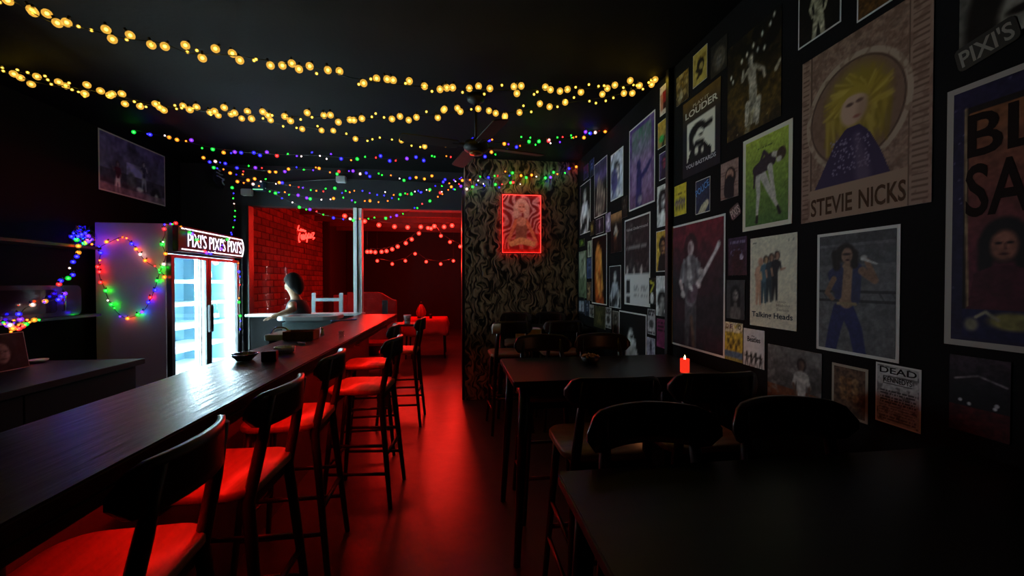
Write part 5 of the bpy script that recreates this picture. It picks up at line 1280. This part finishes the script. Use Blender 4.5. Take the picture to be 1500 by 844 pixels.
SM = [
 ('small violet lit portrait near the ceiling next to the papered wall', rectc(855, 862, 245, 239, 264, 260), card('2c1c40', '8060c0', 'fig', '141020'), 0),
 ('small blue tinted picture near the ceiling beside the bald figure poster', rectc(864, 870.3, 236, 231, 261, 256), card('283058', '6878b8', 'face', '141830'), 0),
 ('small crimson and violet portrait card right of the tall violet poster', rectc(966, 980.7, 225.7, 218, 265.5, 258), card('4a3464', 'a83448', 'face', '34203c'), .005),
 ('yellow card of a man in a dark jumper', rectc(961.4, 981.3, 339.5, 335, 398.4, 397.5), card('c8a030', 'a87850', 'face', '1c1410'), .006),
 ('narrow dark picture of a thin standing figure', rectc(911, 918.7, 290, 286, 320, 317), card('1a1614', '988878', 'fig', '2c2420'), 0),
 ('picture of a shirtless guitarist under an orange sky', rectc(895, 911, 317, 306, 372, 367), lambda p: (p.grad('a07048', '141210', p.a * .1, p.a * .32), p.fig(.48, p.a * .24, p.a * .72, 'b8a898', '201814', 'c0b4a8', '4a2c20'), p.guitar(.42, p.a * .62, p.a * .7, 'a05a2c', 'b89868'), p.noise(.3, 10)), 0),
 ('little pink picture of a figure under the bald figure poster', rectc(873, 884.6, 322, 317, 344, 340), card('2a1e2c', 'a88898', 'fig', '8c7488'), .003),
 ('little lilac sketch card beside the shirtless guitarist', rectc(887.4, 894.6, 314, 310, 341, 339), card('8c7c98', 'c8b8cc', 'blob', '4a3c58'), 0),
 ('tiny green flyer low beside the papered wall', rectc(848.5, 856, 352, 349, 362, 360), card('2c4420', '7c9a3c', 'blob', '18200c'), 0),
 ('tiny dark yellow card under the hugging guitarist', rectc(864.6, 870, 325, 322, 346, 343), card('2a2414', '8c7c3c', 'blob', '141008'), 0),
 ('tall misty forest picture beside the papered wall', rectc(848, 859, 369, 367, 436, 437), card('5c6c50', 'a8b4a0', 'stripe', '1c2418'), 0),
 ('small pale green portrait card', rectc(861, 866.5, 354, 352, 377, 376.5), card('8c9880', '4a5448', 'fig', '303830'), 0),
 ('small bluish figure picture left of the orange figure', rectc(860, 866.5, 378, 378, 408, 408), card('3a4a6c', '98a8c4', 'fig', '1c2434'), 0),
 ('small brown card low left of the orange figure', rectc(860, 865.6, 413, 413, 440, 440.5), card('5c4a34', '98805c', 'blob', '241c14'), 0),
 ('black and yellow card with a white bulb shape', rectc(951, 960, 407, 407, 445, 446), lambda p: (p.fill('14120c'), p.limb([(.2, .3, .12), (.8, .5, .10), (.3, 1.1, .1)], 'b4b02c', .03), p.ell(.5, p.a * .78, .3, .45, 'c4c4c0', .06), p.noise(.2, 9)), 0),
 ('white flyer with bold red black lettering and a photo', rectc(949, 960, 452, 454, 489, 491.5), card('a8a4a4', '4a4848', 'text', '241c20'), 0),
 ('magenta flyer beside the guitarist poster', rectc(962.3, 976.5, 466.7, 468.6, 508, 511), lambda p: (p.fill('782c54'), p.lines(.15, .10, .9, .7, 3, '241420', 1), p.poly([(0, 1.2), (1, 1.6), (1, p.a), (0, p.a)], '98386c'), p.noise(.2, 9)), 0),
 ('pale lilac flyer with a dark figure low on the wall', rectc(948, 959.5, 494, 496, 522, 526), card('9c98a4', '3c3848', 'fig', '2c2838'), 0),
 ('small white edged gig flyer with a round photo', rectc(887.4, 895.4, 450, 451, 480, 482), card('9a9690', '3a3834', 'text', '3a3834'), 0),
 ('small dark portrait flyer next to the raised hand poster', rectc(897.5, 906.4, 455, 457, 488, 490), card('5c564c', '8c8478', 'face', '2a2620'), .003),
 ('dark olive picture low by the menu table', rectc(870, 886.5, 448, 449, 479, 482), card('3c3c24', '5c5834', 'blob', '1c1c10'), 0),
 ('small pale flyer left of the dark olive picture', rectc(864, 870, 446, 447, 464, 466), card('8c8a80', '4c4a44', 'text', '3a3834'), 0),
 ('small blue grey portrait low by the papered wall', rectc(857, 863.7, 440, 441, 462, 464), card('3c4454', '8c94a4', 'face', '1c2028'), 0),
 ('collage card of pale squares in the corner by the papered wall', rectc(848, 856, 435, 436, 459, 460), lambda p: (p.fill('1c1e20'), [p.rect(.1 + .5 * (i % 2), .2 + .9 * (i // 2), .45 + .5 * (i % 2), .75 + .9 * (i // 2), '8c949c') for i in range(6)], p.noise(.3, 8)), 0),
 ('small red and white picture right under the warm string end', ((967, 128), (982, 117), (967, 171), (981.3, 160.4)), lambda p: (p.fill('c8bca8'), p.rect(.25, .3, .95, p.a - .5, '8c1c18'), p.limb([(.15, .5, .14), (.2, p.a * .8, .12)], 'a86c50', .04), p.rect(.3, p.a * .62, .95, p.a * .84, '3a1410'), p.noise(.25, 9)), .004),
 ('golden crowd photo near the ceiling', ((991.3, 113), (1009, 101.6), (991.3, 155), (1009, 145)), lambda p: (p.grad('8c6c1c', '3a3020'), p.blot('b8a070', 7, .5, .6), p.blot('201810', 9, .55, .6), p.fig(.4, p.a * .5, .9, 'b8a88c', '2a2018', 'a89878', '4a3c28'), p.noise(.4, 12)), 0),
 ('yellow flyer with a black drawing near the ceiling', ((1015.4, 81.7), (1036.3, 64.7), (1015.4, 129), (1036.3, 115)), lambda p: (p.fill('b09840'), p.lines(.1, .18, .9, .5, 1, '8c7428', 1), p.ell(.55, p.a * .45, .27, .30, '1c1810', .05), p.ell(.6, p.a * .50, .14, .16, 'a8904a', .03), p.limb([(.25, p.a * .55, .06), (.6, p.a * .68, .12), (.3, p.a * .8, .05)], '241e14', .03), p.noise(.2, 11)), .003),
 ('yellow flyer with a green figure under the red and white picture', ((964.3, 181), (978.5, 171), (963.6, 219.5), (977.8, 211)), lambda p: (p.grad('c09c30', '988048'), p.limb([(.7, .9, .1), (.5, 1.5, .14), (.35, 1.9, .12)], '3c3c18', .05), p.ell(.4, p.a * .68, .28, .2, '3ca448', .08), p.noise(.3, 9)), .003),
 ('bright yellow flyer of a band standing in a row', ((988.6, 273.5), (1006, 267), (988, 317.6), (1005.4, 312.6)), lambda p: (p.fill('ccb428'), p.lines(.15, .28, .9, .5, 1, '6a5818', 1), p.ell(.5, .62, .10, .10, '8c7820', .03), [p.fig(.14 + .17 * i, p.a * .46, p.a * .36, 'b89888', '3a3040', '4a3c64', '3c3448') for i in range(5)], p.noise(.15, 9)), 0),
 ('blue flyer with slanted lettering and a cream drawing', ((1019.3, 266.8), (1040.6, 257.5), (1019.3, 315.3), (1040.6, 308.7)), lambda p: (p.fill('24304c'), p.limb([(.2, 1.7, .2), (.55, 1.25, .2), (.8, 1.05, .14)], 'b8b090', .04), p.limb([(.35, 2.0, .1), (.9, 1.6, .09)], '342c44', .03), p.limb([(.1, 1.9, .06), (.8, 2.15, .06)], 'a89870', .03), p.noise(.3, 10)), .004),
 ('pinkish card of a figure in black before a brick wall', ((1056.6, 241.5), (1082.4, 229.6), (1056, 294.5), (1082, 286)), lambda p: (p.fill('98786c'), [p.rect(0, .12 * i, 1, .12 * i + .02, '7c5e54') for i in range(18)], p.ell(.55, p.a * .44, .30, .38, '2a1c1c', .04), p.ell(.52, p.a * .42, .22, .27, 'a07460', .04), p.ell(.50, p.a * .40, .12, .03, '3a2420', .02), p.limb([(.5, p.a * .60, .28), (.45, p.a * .82, .26)], '16161c', .04), p.limb([(.62, p.a * .8, .16), (.6, p.a, .14)], '16161c', .04), p.noise(.2, 12)), 0),
 ('dusky violet poster with a pale moon above the woman portrait', rectc(1067.3, 1094.8, 349.5, 346, 402.7, 404), lambda p: (p.grad('3c2848', '4a1c28'), p.ell(.5, .9, .32, .5, '40141c', .15), p.ell(.72, .72, .10, .10, '98889c', .03), p.ring(.45, .55, .30, .02, '6a6088', .4), p.lines(.1, .08, .9, .26, 1, '706488', 1), p.noise(.4, 12)), 0),
]
for i, (lab, cor, fn_, b) in enumerate(SM):
    tx = ()
    if 'slanted' in lab: tx = (('POLICE', .08, .52, .95, .20, '5c90d0', .35),)
    poster(lab, cor, fn_, b, seed=50 + i, res=1.0, text=tx)
# bar name stickers
def sticker(label, c, w, h, rot, col):
    p = on(*c, X=XR - .0045)
    t = thing('sticker', label, 'sticker', p, 0, 'bar name stickers'); t.rotation_euler = (R_RIGHT @ Matrix.Rotation(rot, 3, 'Z')).to_euler()
    MB().prism(rounded(w, h, h * .2, 3), 0, .0008).build('backing', mat('black_sticker_vinyl', '0a0a0a', .4), t)
    o = link('lettering', text_mesh("PIXI'S", w * .86, h * .72), t); o.data.materials.append(mat('ink_' + col, col, .75, spec=.1)); o.location = (-w * .43, -h * .36, .0012)
sticker('small slanted black sticker with pale lettering beside the olive green poster', (1077, 310), .085, .07, .45, 'a8a49c')
sticker('slanted black name sticker over the corner of the stark portrait', (1444, 66), .145, .075, .22, '8c867c')
# live band poster high on the left wall
def p_live(p):
    p.grad('4a4270', '565264', 0, p.a); p.rect(.36, .24, .66, .44, '7a74a4'); p.blot('34323e', 5, .55, .5); p.rect(.0, p.a * .62, 1, p.a * .86, '302c36', .7)
    p.fig(.24, .28, .36, '6a5860', '2c2028', '4a1c30', 'c8bcc0', arms=((-.15, .3, -.18, .2), (.12, .4, .1, .5))); p.fig(.64, .18, .36, '8c8494', '24202c', '34304a', '6c6c78', arms=((-.15, .3, -.05, .4), (.16, .3, .10, .16)))
    p.ell(.44, .46, .07, .10, '4c4c56', .03); p.ell(.57, .53, .05, .03, 'a0a0a4', .02); p.ell(.84, .56, .09, .10, '2a2830', .03); p.ell(.85, .57, .03, .04, '8c8c92', .02); p.rect(0, p.a * .9, 1, p.a, '6c5c68', .8); p.noise(.3, 14); p.c *= 1.45
poster('wide band on stage poster with pale border high on the wall above the fridge', ((143.2, 186), (241.6, 226.4), (144.6, 280.7), (241.6, 299.6)), p_live, .014, wall='left', seed=40, group='posters on the wall behind the bar')
# small standing photograph on the low counter
q0 = on(8, 545, X=-2.86)
make_poster('small black and white portrait leaning on the low black counter', Vector((-2.86, q0.y, .902)), R_LEFT @ Matrix.Rotation(-.15, 3, 'X'), .30, .24, 40, bw_face(bg='2a2a30', light='a09a9c', dark='141418', k=.24, cx=.5, cy=.4, n=.35), .004, 'standing_photo', None, (), 41, 1.2, 'pictures behind the bar', 'photo')

# framed picture on the papered wall, red strip light around its edge
def p_zebra(p):
    p.grad('5a4044', 'a82018', .2, p.a)
    w = np.sin((p.X * 9 + np.sin(p.Y * 6 + p.X * 3) * 1.6 + p.vn(5) * 3) * 4 + p.Y * 10); p.mix(np.clip(w * 2, 0, 1) * np.clip(1 - p.Y / p.a * .7, 0, 1) * .6, 'd0a8a0'); p.mix(np.clip(-w * 2, 0, 1) * .6, '401014')
    p.limb([(.50, .85, .16), (.48, 1.12, .14)], '5c4434', .05); p.limb([(.36, .66, .05), (.24, .95, .045), (.16, 1.20, .04)], 'a85c3c', .03); p.limb([(.62, .66, .05), (.78, .95, .045), (.88, 1.20, .04)], 'a85c3c', .03); p.limb([(.46, 1.18, .09), (.24, 1.26, .07)], 'a87848', .03); p.limb([(.52, 1.18, .09), (.80, 1.26, .07)], 'a87848', .03)
    p.ell(.50, .68, .13, .12, 'a07458', .04); p.limb([(.38, .30, .10), (.36, .52, .08)], 'a88c78', .05); p.limb([(.62, .30, .10), (.63, .52, .07)], 'a88c78', .05); p.ell(.50, .24, .16, .17, 'b09480', .05); p.ell(.50, .33, .10, .13, 'b08068', .03); p.ell(.46, .30, .03, .014, '5a3a34', .01); p.ell(.55, .30, .03, .014, '5a3a34', .01); p.ell(.50, .41, .035, .013, '8c3430', .01); p.rect(.0, p.a - .10, 1, p.a, '98140c', .7); p.noise(.25, 18); p.mix(np.full_like(p.X, .28), 'd01810')
pl, pr = on(735, 330, Y=YP), on(791, 330, Y=YP); pt_, pb = on(763, 287, Y=YP).z, on(763, 371, Y=YP).z
pw_, ph_ = pr.x - pl.x, pt_ - pb
lp_ = make_poster('framed picture of a blonde figure with red light glowing round its edge', Vector(((pl.x + pr.x) / 2, YP - .045, pb)), R_FRONT, pw_, ph_, 60, p_zebra, .004, 'framed_picture', mat('red_picture_board', '701810', .6), (), 42, 1.0, 'pictures on the papered wall', 'picture')
M_REDLED = emit('red_picture_led', (1, .03, .022), 5.0)
[c for c in lp_.children if c.name.startswith('print')][0].data.materials[0] = M_SELFLIT
fr_ = MB(); e = .012
for a in ((-pw_ / 2 - e, pw_ / 2 + e, -e, 0), (-pw_ / 2 - e, pw_ / 2 + e, ph_, ph_ + e), (-pw_ / 2 - e, -pw_ / 2, 0, ph_), (pw_ / 2, pw_ / 2 + e, 0, ph_)):
    MB().box(a[0], a[1], a[2], a[3], -.012, .024).build('frame_side', mat('dark_red_frame', '501414', .4), lp_, .002)
for a in ((-pw_ / 2, pw_ / 2, -.010, -.002), (-pw_ / 2, pw_ / 2, ph_ + .002, ph_ + .010), (-pw_ / 2 - .010, -pw_ / 2 - .002, 0, ph_), (pw_ / 2 + .002, pw_ / 2 + .010, 0, ph_)):
    MB().box(a[0], a[1], a[2], a[3], -.020, -.0125).build('back_led', M_REDLED, lp_)
for a in ((-pw_ / 2, pw_ / 2, 0, .003), (-pw_ / 2, pw_ / 2, ph_ - .003, ph_), (-pw_ / 2, -pw_ / 2 + .003, 0, ph_), (pw_ / 2 - .003, pw_ / 2, 0, ph_)):
    MB().box(a[0], a[1], a[2], a[3], .004, .022).build('inner_led', M_REDLED, lp_)
MB().box(-pw_ / 2 + .05, pw_ / 2 - .05, .05, ph_ - .05, -.0445, -.0005).build('back_box', M_BLACK, lp_)
